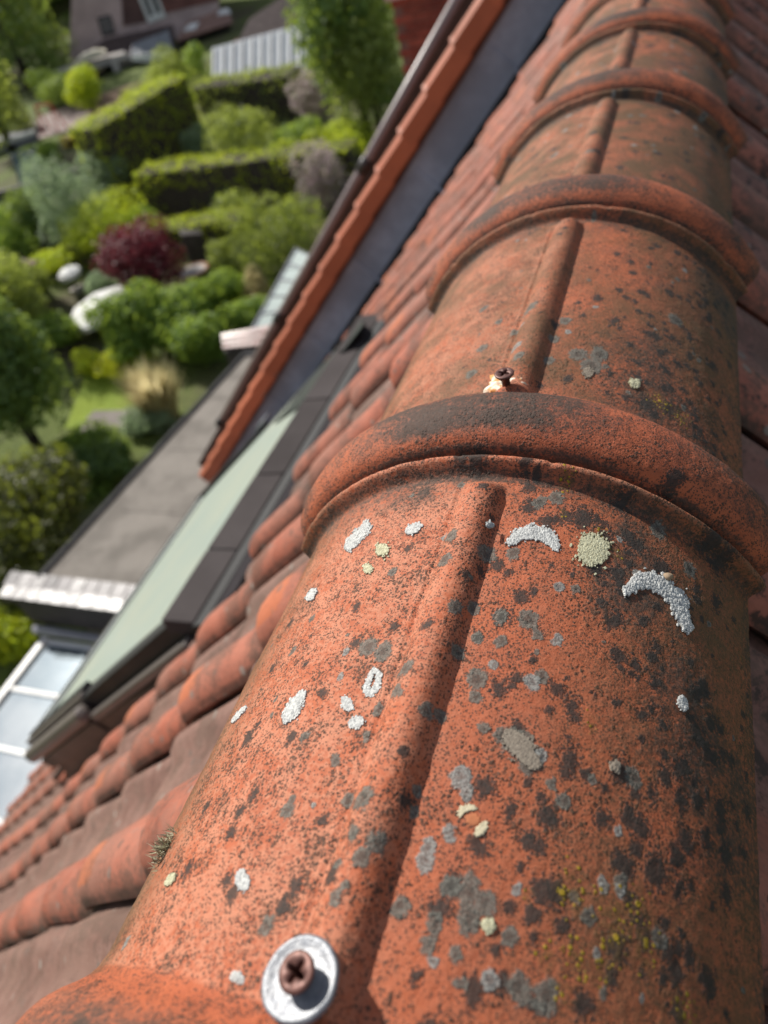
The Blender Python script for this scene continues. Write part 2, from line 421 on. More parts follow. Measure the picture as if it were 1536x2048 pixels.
def ground_patch(name, pix, mat, lift=0.03, n=10, **kw):
    c = [ghit(*q) for q in pix]; P = np.zeros((n, n, 3))
    for i in range(n):
        for j in range(n):
            u, v = i / (n - 1), j / (n - 1)
            w = (c[0] * (1 - u) + c[1] * u) * (1 - v) + (c[3] * (1 - u) + c[2] * u) * v
            P[i, j] = (w[0], w[1], zg(math.hypot(w[0], w[1])) + lift)
    return MB().grid(P, True).build(name, mat, **kw)
_t = NT('mown_lawn'); _p = _t.pos()
_c = _t.mix(_t.step(_t.noise(_p, 1.2, 3), .35, .65), (0.21, 0.27, 0.025), (0.16, 0.22, 0.022))
_c = _t.mix(_t.step(_t.noise(_p, 30, 3), .4, .7, 0, .5), _c, (0.11, 0.16, 0.018))
MT['lawn'] = _t.fin(_c, 0.8, 0.2, None, _t.bump(_t.noise(_p, 60, 3), 0.6, 0.04))
ground_patch('lawn', [(130, 860), (330, 850), (330, 735), (180, 730)], MT['lawn'], kind='structure')
ground_patch('lawn', [(440, 640), (560, 640), (560, 560), (440, 570)], MT['lawn'], kind='structure')
ground_patch('garden_path', [(150, 868), (330, 862), (330, 822), (190, 826)], MT['path'], 0.06, kind='structure')
ground_patch('patio', [(60, 285), (185, 250), (175, 205), (80, 235)], plain('patio_paving', (0.24, 0.17, 0.155), .8, .2, 3), 0.05, kind='structure')
ground_patch('garden_bed', [(170, 250), (290, 190), (280, 165), (190, 195)], plain('brown_soil_bed', (0.16, 0.095, 0.05), .9, .2, 3), 0.05, kind='structure')
ground_patch('garden_bed', [(0, 560), (160, 470), (160, 330), (0, 400)], MT['earth'], 0.04, kind='structure')

# ------------------------------------------------------------------ the house under the camera
house = root('tiled_house', (0, 1.6, -9), 'foreground house with weathered orange clay ridge, pantiled slopes and roof window', 'house')
def wall_block(name, x0, x1, y0, y1, z0, z1, mat, parent):
    return MB().box(((x0 + x1) / 2, (y0 + y1) / 2, (z0 + z1) / 2), (x1 - x0, y1 - y0, z1 - z0)).build(name, mat, parent)
YA, YB = -3.2, 4.19
wall_block('wall', -3.45, 3.45, YA + .15, YB, -9, -3.75, MT['brickwall'], house)
for sd in (-1, 1):
    for sa, sb in ((-.12, 2.395), (2.405, 5.3)):
        b = MB(); pts = [rp(YA, sa, -.06, sd), rp(YA, sb, -.06, sd), rp(YA, sb, -.09, sd), rp(YA, sa, -.09, sd)]
        b.prism(pts, (0, YB - YA, 0)); b.build('roof_deck', MT['deck'], house)
for yy in (YA + .15, ):
    MB().prism([(-3.45, yy, -3.75), (3.45, yy, -3.75), (0, yy, -.3)], (0, .2, 0)).build('gable_wall', MT['brickwall'], house)

# ---- ridge tiles
RB = 0.147
LIPS = [-0.033, 0.287, 0.610, 0.930, 1.242, 1.56, 1.88, 2.20, 2.52, 2.84, 3.16, 3.48, 3.80]
LIPS = [-0.993, -0.673, -0.353] + LIPS + [4.12]
AM = math.radians(62.5)
PROF = np.array([(.0045, .1485), (.0060, .1490), (.0068, .1530), (.0085, .1572), (.0120, .1612), (.017, .1643), (.023, .1666), (.030, .1677), (.037, .1674), (.043, .1658), (.049, .1625),
                 (.054, .1580), (.058, .1535), (.0615, .1503), (.066, .1480), (.072, .1470), (.6, .1470)])

# flat lichen discs seen on the near tiles: (photo x, photo y, radius in photo px, field)
SPOTS = []
def z7(l, k): SPOTS.extend([(350 + x * .4557, 1200 + y * .4557, r * .4557, k) for x, y, r in l])
def z8(l, k): SPOTS.extend([(836 + x * .4557, 1300 + y * .4557, r * .4557, k) for x, y, r in l])
def z6(l, k): SPOTS.extend([(600 + x * .609, 600 + y * .609, r * .609, k) for x, y, r in l])
z7([(840, 195, 45), (905, 215, 45), (1020, 330, 38), (975, 425, 28), (890, 470, 32), (835, 590, 28), (560, 590, 26), (695, 690, 30), (845, 895, 48), (480, 915, 38),
    (495, 870, 25), (900, 1090, 42), (840, 1165, 45), (800, 1050, 30), (770, 1280, 25), (720, 1340, 34), (730, 1185, 25), (390, 1420, 42), (1110, 510, 34), (1170, 505, 28),
    (1240, 220, 32), (1330, 335, 50), (1320, 412, 28), (1430, 60, 35), (1310, 30, 26), (1050, 920, 26), (1065, 840, 24), (985, 1340, 42), (1290, 1265, 56), (1360, 1320, 46),
    (1290, 1390, 52), (1140, 1420, 42), (1470, 1470, 36), (1360, 550, 28), (1430, 580, 30), (1490, 620, 62), (500, 215, 22), (1000, 445, 20)], 'grey')
z7([(740, 215, 20), (720, 328, 22), (1405, 278, 24), (1255, 770, 44), (1285, 840, 30), (1205, 1015, 36), (1110, 1075, 40), (1100, 1135, 44), (600, 890, 14)], 'lite')
z7([(640, 395, 26), (495, 595, 26), (300, 600, 34), (330, 850, 30), (275, 915, 28), (230, 1010, 30), (700, 1225, 34), (465, 1335, 36), (640, 950, 24), (1010, 710, 24),
    (1330, 150, 24), (1360, 810, 46), (1010, 890, 34), (1215, 1245, 42), (40, 1170, 40), (240, 1280, 34), (120, 900, 30), (410, 290, 24), (790, 170, 28), (560, 270, 18)], 'dark')
z8([(260, 115, 50), (550, 105, 36), (250, 190, 26), (290, 330, 24), (375, 370, 36), (450, 390, 55), (500, 470, 60), (960, 550, 48), (140, 1030, 38), (220, 1040, 45), (300, 1100, 46),
    (235, 1170, 50), (75, 1185, 38), (45, 1290, 40), (165, 1330, 35), (400, 1245, 30), (450, 1470, 60), (570, 1520, 66), (910, 1010, 36), (830, 1510, 26), (1080, 1260, 46),
    (160, 1460, 20), (780, 560, 26), (600, 580, 26), (650, 650, 36), (700, 1080, 30), (760, 1160, 34)], 'grey')
z8([(338, 57, 22), (500, 125, 40), (545, 450, 32), (185, 545, 42), (70, 1370, 26), (325, 1440, 36), (830, 1025, 34), (905, 1065, 26), (895, 795, 24), (800, 1340, 26), (1000, 1530, 20), (440, 1040, 24)], 'lite')
z8([(690, 235, 40), (680, 475, 55), (900, 520, 55), (295, 595, 46), (410, 700, 34), (580, 720, 50), (820, 730, 44), (990, 770, 50), (1180, 660, 40), (1250, 660, 40), (1240, 210, 26),
    (965, 50, 32), (1045, 20, 26), (905, 65, 22), (490, 830, 44), (270, 850, 50), (375, 1445, 42), (550, 1045, 58), (410, 1110, 30), (500, 1155, 38), (1100, 545, 36), (1060, 960, 75),
    (940, 700, 30), (1200, 840, 60), (1150, 900, 50), (1250, 360, 40), (1290, 440, 36), (1390, 480, 30), (620, 150, 26), (430, 110, 26), (500, 30, 24), (1060, 130, 30), (545, 630, 22), (1350, 760, 40),
    (460, 950, 26), (650, 1200, 40), (900, 1300, 50), (1120, 1330, 50), (1020, 1260, 40), (860, 1420, 40)], 'dark')
z6([(500, 797, 22), (480, 880, 26), (615, 830, 28), (700, 823, 26), (660, 1030, 30), (750, 1040, 34), (575, 1005, 24), (785, 1090, 22), (660, 1110, 24), (585, 1100, 22), (515, 1030, 26),
    (790, 655, 26), (1185, 750, 34), (1290, 875, 30), (845, 640, 28), (300, 885, 18), (835, 120, 20), (755, 42, 26), (650, 65, 16), (595, 150, 20), (720, 210, 20), (820, 190, 20),
    (915, 170, 34), (985, 170, 34), (960, 205, 40), (600, 20, 18), (1130, 415, 26), (1240, 60, 30), (870, 60, 20), (700, 100, 18), (560, 235, 22)], 'grey')
z6([(710, 170, 20), (855, 935, 22), (850, 1110, 20), (985, 382, 13), (880, 95, 12), (1060, 780, 12), (470, 775, 12)], 'lite')
z6([(645, 860, 22), (595, 885, 18), (725, 965, 28), (755, 605, 22), (930, 710, 46), (1055, 670, 30), (980, 870, 36), (1055, 890, 28), (305, 1065, 18), (880, 700, 30), (1000, 770, 30), (1110, 800, 30),
    (350, 805, 16), (180, 1000, 18), (1200, 880, 40), (1330, 800, 40), (1380, 860, 40), (590, 540, 40), (540, 545, 30), (740, 560, 26), (810, 720, 26), (840, 710, 20), (1180, 640, 30),
    (1150, 330, 30), (1220, 350, 30), (880, 250, 20), (790, 275, 16), (640, 260, 16)], 'dark')
MOSS = [(836 + x * .4557, 1300 + y * .4557, r * .4557) for x, y, r in [(680, 1060, 130), (850, 1140, 150), (960, 1170, 150), (700, 1350, 110), (850, 1250, 150), (560, 1340, 80), (800, 1390, 100), (1000, 1300, 120), (760, 320, 60), (1420, 30, 30), (1180, 1600, 120), (480, 1080, 50), (650, 1500, 90)]]
MOSS += [(600 + x * .609, 600 + y * .609, r * .609) for x, y, r in [(870, 610, 40), (980, 770, 40), (1040, 830, 40), (1130, 890, 20), (1180, 330, 60), (1250, 380, 60), (1100, 270, 30), (860, 700, 25), (1265, 80, 25)]]

def ridge_tile(k, y0, L, hero):
    rs = np.random.default_rng(100 + k)
    dt = 0.0013 if hero else 0.004
    ts = np.unique(np.round(np.concatenate([[.0045, .006, .0064, .0068, .0075], np.arange(.008, .078, .002 if hero else .003), np.arange(.078, L - .016, dt), np.arange(L - .016, L + .006, .0009), [L + .03]]), 5))
    nu = 300 if hero else 96
    an = np.linspace(-AM, AM, nu)
    r = np.interp(ts, PROF[:, 0], PROF[:, 1])
    e = ts - L; r = r + .0098 * sstep(-.0085, -.0008, e) ** 1.6 * (1 - sstep(.0004, .0022, e)) - .0012 * sstep(.0004, .003, e)
    T, A = np.meshgrid(ts, an, indexing='ij'); Rr = np.repeat(r[:, None], nu, 1)
    S = A * RB; Yw = y0 + T
    # lengthwise rib on the crown, a little steeper on its right flank
    d = S - (0.0005 + 0.002 * (rs.random() - .5)); w = np.where(d > 0, 0.0106, 0.0125)
    rib = 0.0088 * np.clip(1 - (d / w) ** 2, 0, 1) ** 0.85
    rib = rib + .0008 * np.exp(-((d + .0152) / .0013) ** 2)
    rib = rib * sstep(.052, .062, T) * (1 - sstep(L - .022, L - .009, T))
    # low burrs, press marks
    wob = 0.0011 * (fbm(Yw * 22, S * 22, 5 + k) - .5) + 0.0005 * (fbm(Yw * 120, S * 120, 9 + k) - .5)
    wob = wob + 0.0003 * (vnoise(Yw * 420, S * 420, 4) - .5) if hero else wob
    chip = np.where(np.abs(T - L) < .0022, -0.0012 * sstep(.62, .95, fbm(S * 130, T * 0 + k, 31)), 0)
    Rr = Rr + rib + wob + chip
    P = np.stack([Rr * np.sin(A), Yw, Rr * np.cos(A)], -1)
    # fields for the material
    fld = {n: np.full(P.shape[:2], -0.8) for n in ('grey', 'lite', 'dark')}; moss = np.zeros(P.shape[:2])
    wx = 0.0016 * (fbm(Yw * 260, S * 260, 71) - .5) * 2; wy = 0.0016 * (fbm(Yw * 260 + 50, S * 260, 72) - .5) * 2
    def put(name, yc, sc_, rad, el=1.0):
        dd = np.hypot((Yw + wx - yc) / el, S + wy - sc_); fld[name] = np.maximum(fld[name], 1 - dd / rad)
    for px, py, rad, nm in SPOTS:
        w_ = on_cyl(px, py, RB + .002)
        if y0 - .02 < w_[1] < y0 + L + .02:
            el = 1.25
            put(nm, w_[1], math.atan2(w_[0], w_[2]) * RB, max(rad * depth(w_) / F * 1.02, .0012), el)
    for px, py, rad in MOSS:
        w_ = on_cyl(px, py, RB)
        dd = np.hypot((Yw - w_[1]) / 1.3, S - math.atan2(w_[0], w_[2]) * RB); moss = np.maximum(moss, np.clip(1 - dd / (rad * depth(w_) / F), 0, 1))
    if hero:                                          # the shady flank is crowded with small black crusts
        for q in range(150):
            put('dark', y0 + rs.uniform(.07, L - .02), RB * math.radians(rs.triangular(4, 45, 61)), rs.uniform(.0012, .0042), rs.uniform(.8, 1.5))
    nr = 60 if hero else 150
    for q in range(nr):
        yc = y0 + rs.uniform(.07, L); sc_ = rs.uniform(-AM, AM) * RB
        nm = rs.choice(['grey', 'lite', 'dark'], p=[.36, .1, .54]); rad = rs.uniform(.0010, .0030) if hero else rs.uniform(.0015, .0050)
        put(nm, yc, sc_, rad, rs.uniform(.9, 1.4))
    deg = np.degrees(A)
    n1 = fbm(Yw * 30, S * 30, 40 + k)
    roll = sstep(.008, .02, T) * (1 - sstep(.048, .060, T))
    soot_shade = roll * np.exp(-((deg + 8 + 30 * (n1 - .5)) / 36) ** 2) * (0.38 + 1.05 * fbm(Yw * 60, S * 28, 90 + k)) * 1.0
    soot_shade = np.maximum(soot_shade, roll * .62 * np.exp(-((deg + 56) / 7) ** 2))
    soot_shade = np.maximum(soot_shade, roll * sstep(12, 50, deg) * (.42 + .7 * (fbm(Yw * 40, S * 40, 66 + k) - .3)))
    end = sstep(L - .040, L - .012, T) * (1 - .5 * sstep(L - .004, L - .001, T))                          # grime gathers under the next collar
    soot_shade = np.maximum(soot_shade, end * np.clip(1.5 * fbm(Yw * 60, S * 60, 33 + k) - .22 - .006 * np.abs(deg + 8), 0, 1) * .85)
    dirty = sstep(.47, .68, fbm(Yw * 13 + 3, S * 13, 55 + k)) * sstep(2, 30, deg)
    soot_shade = np.maximum(soot_shade, dirty * .60 * (T > .07))
    soot_shade = np.maximum(soot_shade, sstep(57, 62, np.abs(deg)) * .5)
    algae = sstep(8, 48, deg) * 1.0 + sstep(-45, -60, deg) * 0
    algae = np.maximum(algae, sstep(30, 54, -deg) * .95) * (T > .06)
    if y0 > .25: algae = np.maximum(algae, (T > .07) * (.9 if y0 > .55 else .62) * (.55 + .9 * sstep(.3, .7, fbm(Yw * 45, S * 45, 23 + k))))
    bleach_lit = (1 - sstep(-8, 12, deg)) * (T > .064) * .95 + .22 * (T > .064) + .45 * roll * (1 - sstep(-25, 5, deg))
    rim = (np.abs(T - L) < .0022); bleach_lit = np.where(rim, 1.3, bleach_lit); soot_shade = np.where(rim, soot_shade * .2, soot_shade)  # rim coloured pale and clean to look sunlit
    soot_shade = np.maximum(soot_shade, .75 * ((T < .0095) | (np.abs(T - L + .007) < .0035)) * (.5 + .7 * n1))  # groove and foot of rim darkened: painted shade together with grime
    n, m = P.shape[:2]
    mb = MB(); mb.grid(P)
    nv = n * m
    # thickness: rim strips and a plain inside
    Ri = np.where(ts < .066, .1325, .131)
    inner = np.stack([Ri[:, None] * np.sin(A[:, ::6]), Yw[:, ::6], Ri[:, None] * np.cos(A[:, ::6])], -1)[::6]
    mb.grid(inner, True)
    for j in (0, m - 1):
        e = P[:, j]; a = an[j]; e2 = np.stack([Ri * math.sin(a), y0 + ts, Ri * math.cos(a)], -1); mb.grid(np.stack([e, e2], 1), j != 0)
    for i in (0, n - 1):
        e = P[i]; e2 = np.stack([Ri[i] * np.sin(an), np.full(m, y0 + ts[i]), Ri[i] * np.cos(an)], -1); mb.grid(np.stack([e, e2], 1), i == 0)
    nt = len(mb.v)
    def pad(a, v=0.0): return np.concatenate([np.asarray(a, float).ravel(), np.full(nt - nv, v)])
    at = {'grey': pad(fld['grey'], -.8), 'lite': pad(fld['lite'], -.8), 'dark': pad(fld['dark'], -.8), 'moss': pad(moss), 'soot_shade': pad(soot_shade, .45), 'algae': pad(algae), 'bleach_lit': pad(bleach_lit)}
    return mb.build('ridge_tile', MT['ridge'], house, True, origin=(0, y0, 0), attrs=at)
TILES = {}
for k in range(len(LIPS) - 1):
    TILES[k] = ridge_tile(k, LIPS[k], LIPS[k + 1] - LIPS[k], k in (3, 4))
TA, TB = TILES[3], TILES[4]

# ---- pantiles
TW, TG, TL = 0.22, 0.27, 0.335
def tile_mesh():
    W = np.array([0, .003, .008, .016, .027, .039, .051, .062, .073, .083, .092, .102, .118, .140, .165, .182, .199, .215, .246])
    Hh = np.array([.021, .0275, .0345, .0410, .0450, .0462, .0448, .0400, .0330, .0260, .0200, .0160, .0138, .0125, .0128, .0235, .0255, .0120, .0095])
    ls = np.array([0, .07, .15, .23, .29, .315, .328, .335]); drop = np.array([0, 0, 0, 0, 0, .0003, .0015, .0045])
    top = np.zeros((len(ls), len(W), 3)); bot = top.copy()
    for i, l in enumerate(ls):
        hb = -.027 + .024 * l / TL + .0012 * math.sin(l * 30)
        top[i, :, 0] = l - TL; top[i, :, 1] = -W; top[i, :, 2] = Hh + hb - drop[i]
        bot[i] = top[i]; bot[i, :, 2] = Hh + hb - .013 + (drop[i] * .3)
        bot[i, 0, 2] = top[i, 0, 2] - .006
        bot[i, :, 1] = np.clip(-W, -.242, -.004)
    mb = MB(); mb.grid(top); mb.grid(bot, True)
    mb.grid(np.stack([top[-1], bot[-1]])); mb.grid(np.stack([bot[0], top[0]])); mb.grid(np.stack([bot[:, 0], top[:, 0]])); mb.grid(np.stack([top[:, -1], bot[:, -1]]))
    v = np.array(mb.v); w = -v[:, 1]
    dirt = np.clip(sstep(-.19, -.27, v[:, 0]) * .9 + (w < .006) * .6 + sstep(.20, .215, w) * .5, 0, 1)
    pan = sstep(.075, .115, w) * (1 - sstep(.22, .24, w) * .5) * .9
    nose = sstep(.095, .035, -v[:, 0]) * sstep(.006, .02, w) * (1 - sstep(.045, .075, w))
    return mb.mesh('roof_tile', MT['tile'], (0, 0, 0), True, {'pan': pan, 'nose': nose, 'dirt': dirt}), mb
TM, TMB = tile_mesh()
TMB2 = MB(); TMB2.v = [(x, -y - TW, z) for x, y, z in TMB.v]; TMB2.f = [q[::-1] for q in TMB.f]
_at = {}
for _k in ('pan', 'nose', 'dirt'):
    _a = np.zeros(len(TMB.v), np.float32); TM.attributes[_k].data.foreach_get('value', _a); _at[_k] = _a
TM2 = TMB2.mesh('roof_tile', MT['tile'], (0, 0, 0), True, _at)
ROTL = Matrix(((-CPI, 0, -SPI), (0, -1, 0), (-SPI, 0, CPI)))
ROTR = Matrix(((CPI, 0, SPI), (0, 1, 0), (-SPI, 0, CPI)))
cells = []
for side in (-1, 1):
    for c in range(-14, 19):
        y = 0.12 + TW * c
        for k in range(19):
            s = .19 + TG * k
            w = rp(y + .11, s - .13, .03, side)
            if side < 0 and .70 < y + .11 < 2.21 and .80 < s - .13 < 2.72: continue
            if y + TW > 4.2: continue
            q = RC.T @ (w - CP)
            inn = q[2] > .05 and -60 < 768 + F * q[0] / q[2] < 1600 and -60 < 1024 - F * q[1] / q[2] < 2110
            cells.append((q[2] if inn else 99 + np.linalg.norm(q), side, y, s))
cells.sort(key=lambda a: a[0])
rest = MB(); rpan = []; rnose = []; rdirt = []
tv = np.array(TMB.v); tf = TMB.f
pa = np.zeros(len(tv)); TM.attributes['pan'].data.foreach_get('value', pa2 := np.zeros(len(tv), np.float32))
TM.attributes['nose'].data.foreach_get('value', na2 := np.zeros(len(tv), np.float32))
TM.attributes['dirt'].data.foreach_get('value', da2 := np.zeros(len(tv), np.float32))
for i, (q, side, y, s) in enumerate(cells):
    Rm = ROTL if side < 0 else ROTR
    kk = math.radians(2.6) if s > 2.65 else 0.0
    j = Matrix.Rotation(random.gauss(0, .006), 3, 'Z') @ Matrix.Rotation(-kk, 3, 'Y') @ Matrix.Rotation(random.gauss(0, .006), 3, 'Y')
    # left slope: free edge of the roll faces -y ; right slope mirrored by the turn
    loc = rp(y if side < 0 else y + TW, s + random.gauss(0, .0025), random.gauss(.0, .0015), side)
    Rf = Rm @ j
    if i < 290:
        o = bpy.data.objects.new('roof_tile', TM if side < 0 else TM2); link(o, house, loc); o.rotation_euler = Rf.to_euler()
    else:
        rest.add((tv if side < 0 else np.array(TMB2.v)) @ np.array(Rf).T + loc, tf if side < 0 else TMB2.f); rpan.append(pa2); rnose.append(na2); rdirt.append(da2)
rest.build('roof_tile', MT['tile'], house, True, attrs={'pan': np.concatenate(rpan), 'nose': np.concatenate(rnose), 'dirt': np.concatenate(rdirt)}, kind='stuff')

# eaves gutters
for sd in (-1, 1):
    MB().tube([rp(YA, 5.34, -.06, sd), rp(YB, 5.34, -.06, sd)], .06, 12).build('eaves_gutter', MT['browngutter'], house, True)

# ---- roof window, slightly raised and tilted
PW = math.radians(39.6); wx0, wz0 = -0.960, -0.757
wa = np.array([-math.cos(PW), 0, -math.sin(PW)]); wm = np.array([-math.sin(PW), 0, math.cos(PW)])
WAX = np.stack([wa, np.array([0, 1, 0]), wm], 1)
def wp(u, y, w): return np.array([wx0, y, wz0]) + wa * u + wm * w
def wbox(u0, u1, y0, y1, w0, w1): return MB().box((wp((u0 + u1) / 2, (y0 + y1) / 2, (w0 + w1) / 2)), (u1 - u0, y1 - y0, w1 - w0), WAX)
Y1, Y2 = 0.775, 2.155
def rz(x): return Z0 - (-x - X0) * math.tan(PITCH)
kerb = MB()
prof = [(-.905, -.83), (-1.93, -1.640), (-1.93, rz(-1.93) - .04), (-.905, rz(-.905) - .04)]
kerb.prism([(x, Y1 - .034, z) for x, z in prof], (0, .03, 0)); kerb.prism([(x, Y2 - .034, z) for x, z in prof], (0, .03, 0))
kerb.prism([(-1.895, Y1 - .003, -1.63), (-1.93, Y1 - .003, -1.65), (-1.93, Y1 - .003, rz(-1.93) - .04), (-1.895, Y1 - .003, rz(-1.895) - .04)], (0, Y2 - Y1 - .034, 0))
rw = kerb.build('roof_window', MT['brownmetal'], house, bevel=.003)
jo = [Y1 - .005, 1.0, 1.29, 1.645, 1.925, Y2 + .01]
for a, b in zip(jo, jo[1:]):
    MB().prism([(-.990, a + .002, -.757), (-.897, a + .002, -.750), (-.892, a + .002, -.80), (-.990, a + .002, -.80)], (0, b - a - .004, 0)).build('cover_panel', MT['greymetal'], rw, bevel=.003)
MB().prism([(-.986, Y1 + .002, -.761), (-.900, Y1 + .002, -.755), (-.895, Y1 + .002, -.86), (-.986, Y1 + .002, -.90)], (0, Y2 - Y1, 0)).build('cover_backing', MT['black'], rw)
MB().prism([rp(Y1 - .03, .80, .012), rp(Y1 - .03, 1.075, .012), rp(Y1 - .03, 1.075, .004), rp(Y1 - .03, .80, .004)], (0, Y2 - Y1 + .07, 0)).build('flashing', MT['flash'], rw)
MB().prism([rp(Y1 - .01, 1.02, .014), rp(Y1 - .01, 1.06, .030), rp(Y1 - .01, 1.09, .030), rp(Y1 - .01, 1.09, .004), rp(Y1 - .01, 1.02, .006)], (0, Y2 - Y1 + .02, 0)).build('gutter_channel', MT['black'], rw)
MT['rail'] = plain('grey_brown_rail', (0.16, 0.135, 0.12), 0.4, 0.12, 6)
for yy in (Y1 - .036, Y2 + .002):
    wbox(.0, .745, yy, yy + .034, -.080, -.050).build('side_cover', MT['rail'], rw, bevel=.008)
for yy in (Y1, Y2 - .06):
    wbox(.02, .755, yy, yy + .06, -.06, -.002).build('sash_rail', MT['black'], rw, bevel=.004)
for yy, sg in ((Y1, -1), (Y2, 1)):
    wbox(.742, 1.455, min(yy, yy + sg * .052), max(yy, yy + sg * .052), -.066, -.006).build('sash_cover', MT['rail'], rw, bevel=.022)
    wbox(.742, 1.452, min(yy - sg * .001, yy - sg * .024), max(yy - sg * .001, yy - sg * .024), -.05, .010).build('sash_lip', MT['rail'], rw, bevel=.004)
    wbox(.746, 1.450, min(yy - sg * .026, yy - sg * .058), max(yy - sg * .026, yy - sg * .058), -.05, .016).build('sash_seal', MT['black'], rw, bevel=.003)
    wbox(.75, 1.40, min(yy + sg * .001, yy + sg * .040), max(yy + sg * .001, yy + sg * .040), -.125, -.068).build('sash_skirt', MT['brownmetal'], rw, bevel=.003)
wbox(1.405, 1.455, Y1 + .06, Y2 - .06, -.03, .012).build('bottom_rail', MT['brownmetal'], rw, bevel=.003)
wbox(1.372, 1.384, Y1 + .065, Y2 - .065, .002, .010).build('glazing_seal', MT['white'], rw)
wbox(.70, .78, Y2 - .05, Y2 + .012, .012, .03).build('pivot_hinge', MT['zinc'], rw, bevel=.004)
_t = NT('pale_green_frosted_pane'); _p = _t.pos()
_c = _t.mix(_t.step(_t.noise(_p, 5, 4), .35, .7), (0.27, 0.315, 0.275), (0.31, 0.335, 0.275))
_c = _t.mix(_t.step(_t.noise(_p, 90, 2), .4, .7, 0, .25), _c, (0.3, 0.36, 0.33))
MT['pane'] = _t.fin(_c, 0.38, 0.5)
MB().box(wp(.705, (Y1 + Y2) / 2, -.014), (1.392, Y2 - Y1 - .124, .02), WAX).build('pane', MT['pane'], rw)
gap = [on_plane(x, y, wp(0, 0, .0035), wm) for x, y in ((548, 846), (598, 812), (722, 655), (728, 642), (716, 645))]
MB().prism(gap, -wm * .005).build('dark_reflection_wedge', plain('painted_dark_reflection', (.018, .026, .021), .5, .2, 8), rw)  # solid dark wedge laid on the pane, a dark reflection put into colour
apr = MB(); ya = Y1 - .015
for i in range(9):
    s0 = 2.46 + .04 * (i % 2); 
    apr.prism([rp(ya + i * .16, s0, .075), rp(ya + i * .16 + .15, s0, .075), rp(ya + i * .16 + .15, 2.72 - .05 * (i % 3), .06), rp(ya + i * .16, 2.76, .06)], np.array(rp(0, 0, -.02)) - rp(0, 0, 0))
apr.build('apron_flashing', MT['black'], rw)

# ------------------------------------------------------------------ screws
def screw(parent, px, py, zbase, zhead, hr, tilt, label=None):
    w = on_z(px, py, zhead); c = np.array([w[0], w[1], zhead])
    ax = np.array([tilt[0], tilt[1], 1.0]); ax /= np.linalg.norm(ax)
    u = np.cross(ax, (0, 1, 0)); u /= np.linalg.norm(u); v = np.cross(ax, u)
    n = 48; th = np.linspace(0, 2 * math.pi, n, endpoint=False) 
    star = .25 + .36 * np.abs(np.cos(2 * (th + .35))) ** 2.2
    rings = [(star * .3, -1.1), (star * .6, -.85), (star * .98, -.05), (star * 1.06 + .02, .0), (np.full(n, .80), .015), (np.full(n, .93), -.01), (np.full(n, 1.0), -.07), (np.full(n, 1.0), -.16), (np.full(n, .72), -.5), (np.full(n, .5), -.8), (np.full(n, .44), -.9), (np.full(n, .44), -3.2)]
    P = np.array([[c + hr * (r[j] * (math.cos(th[j]) * u + math.sin(th[j]) * v) + z * ax) for j in list(range(n)) + [0]] for r, z in rings])
    m = MB().grid(P, True); m.add(P[0][:-1], [tuple(range(n))])
    return m.build('screw', MT['rust'], parent, True)
s1 = screw(TA, 591, 1943, .158, .1660, .0058, (-.16, -.05))
# domed zinc washer under the near screw
wc = on_z(603, 1960, .1585); wc = np.array([wc[0], wc[1], .1594])
ax = np.array([-.10, .07, 1]); ax /= np.linalg.norm(ax); u = np.cross(ax, (0, 1, 0)); u /= np.linalg.norm(u); v = np.cross(ax, u)
n = 56; th = np.linspace(0, 2 * math.pi, n + 1)
rings = [(.0022, .0012), (.004, .0011), (.0065, .0007), (.009, .0008), (.0108, .0013), (.0116, .0013), (.0121, .0007), (.0121, -.0008), (.0115, -.0014), (.003, -.0014)]
P = np.array([[wc + (r * (1 + .012 * math.sin(3 * a + i) + .006 * math.sin(9 * a))) * (math.cos(a) * u + math.sin(a) * v) + z * ax for a in th] for i, (r, z) in enumerate(rings)])
_t = NT('dull_zinc_washer'); _p = _t.pos()
_c = _t.mix(_t.step(_t.noise(_p, 330, 5, .7), .35, .7), (0.215, 0.22, 0.23), (0.135, 0.145, 0.165))
_c = _t.mix(_t.step(_t.noise(_p, 150, 4, .7), .62, .75, 0, .6), _c, (0.17, 0.12, 0.085))
MT['washer'] = _t.fin(_c, 0.42, 0.5, 0.25, _t.bump(_t.noise(_p, 500, 4), .5, .0006))
MB().grid(P, True).build('washer', MT['washer'], TA, True)
s2 = screw(TB, 1008, 745, .156, .1672, .0057, (-.05, -.02))
# cream sealant left round the second screw
def crust_patch(pix, mat, name, parent, lift=.0012, seed=1, r=RB, **kw):
    m = MB(); c = np.mean(pix, 0); n = 40; pr = []
    q = np.array(pix + [pix[0]], float); seg = np.cumsum([0] + [np.hypot(*(q[i + 1] - q[i])) for i in range(len(q) - 1)])
    for k, a in enumerate(np.linspace(0, seg[-1], n, endpoint=False)):
        p = np.array([np.interp(a, seg, q[:, 0]), np.interp(a, seg, q[:, 1])])
        pr.append(c + (p - c) * (1 + .42 * (vnoise(np.array(k * 1.3), np.array(seed * 3.3), seed) - .5) * 2))
    rr = []
    for fr, hh in ((.12, .9), (.5, 1.0), (.8, .9), (.95, .7), (1.02, -.6)):
        row = []
        for k in range(n + 1):
            p = c + (pr[k % n] - c) * fr; w = on_cyl(p[0], p[1], r); nn = np.array([w[0], 0, w[2]]) / np.hypot(w[0], w[2])
            row.append(w + nn * lift * hh * (.5 + vnoise(np.array(w[0] * 700), np.array(w[1] * 700), seed + 5)))
        rr.append(row)
    P = np.array(rr); m.grid(P, True); m.add(P[0][:-1], [tuple(range(n))])
    return m.build(name, mat, parent, True, **kw)
_t = NT('stained_white_sealant'); _p = _t.pos()
_c = _t.mix(_t.step(_t.noise(_p, 160, 3), .45, .6), (0.72, 0.66, 0.54), (0.55, 0.24, 0.07))
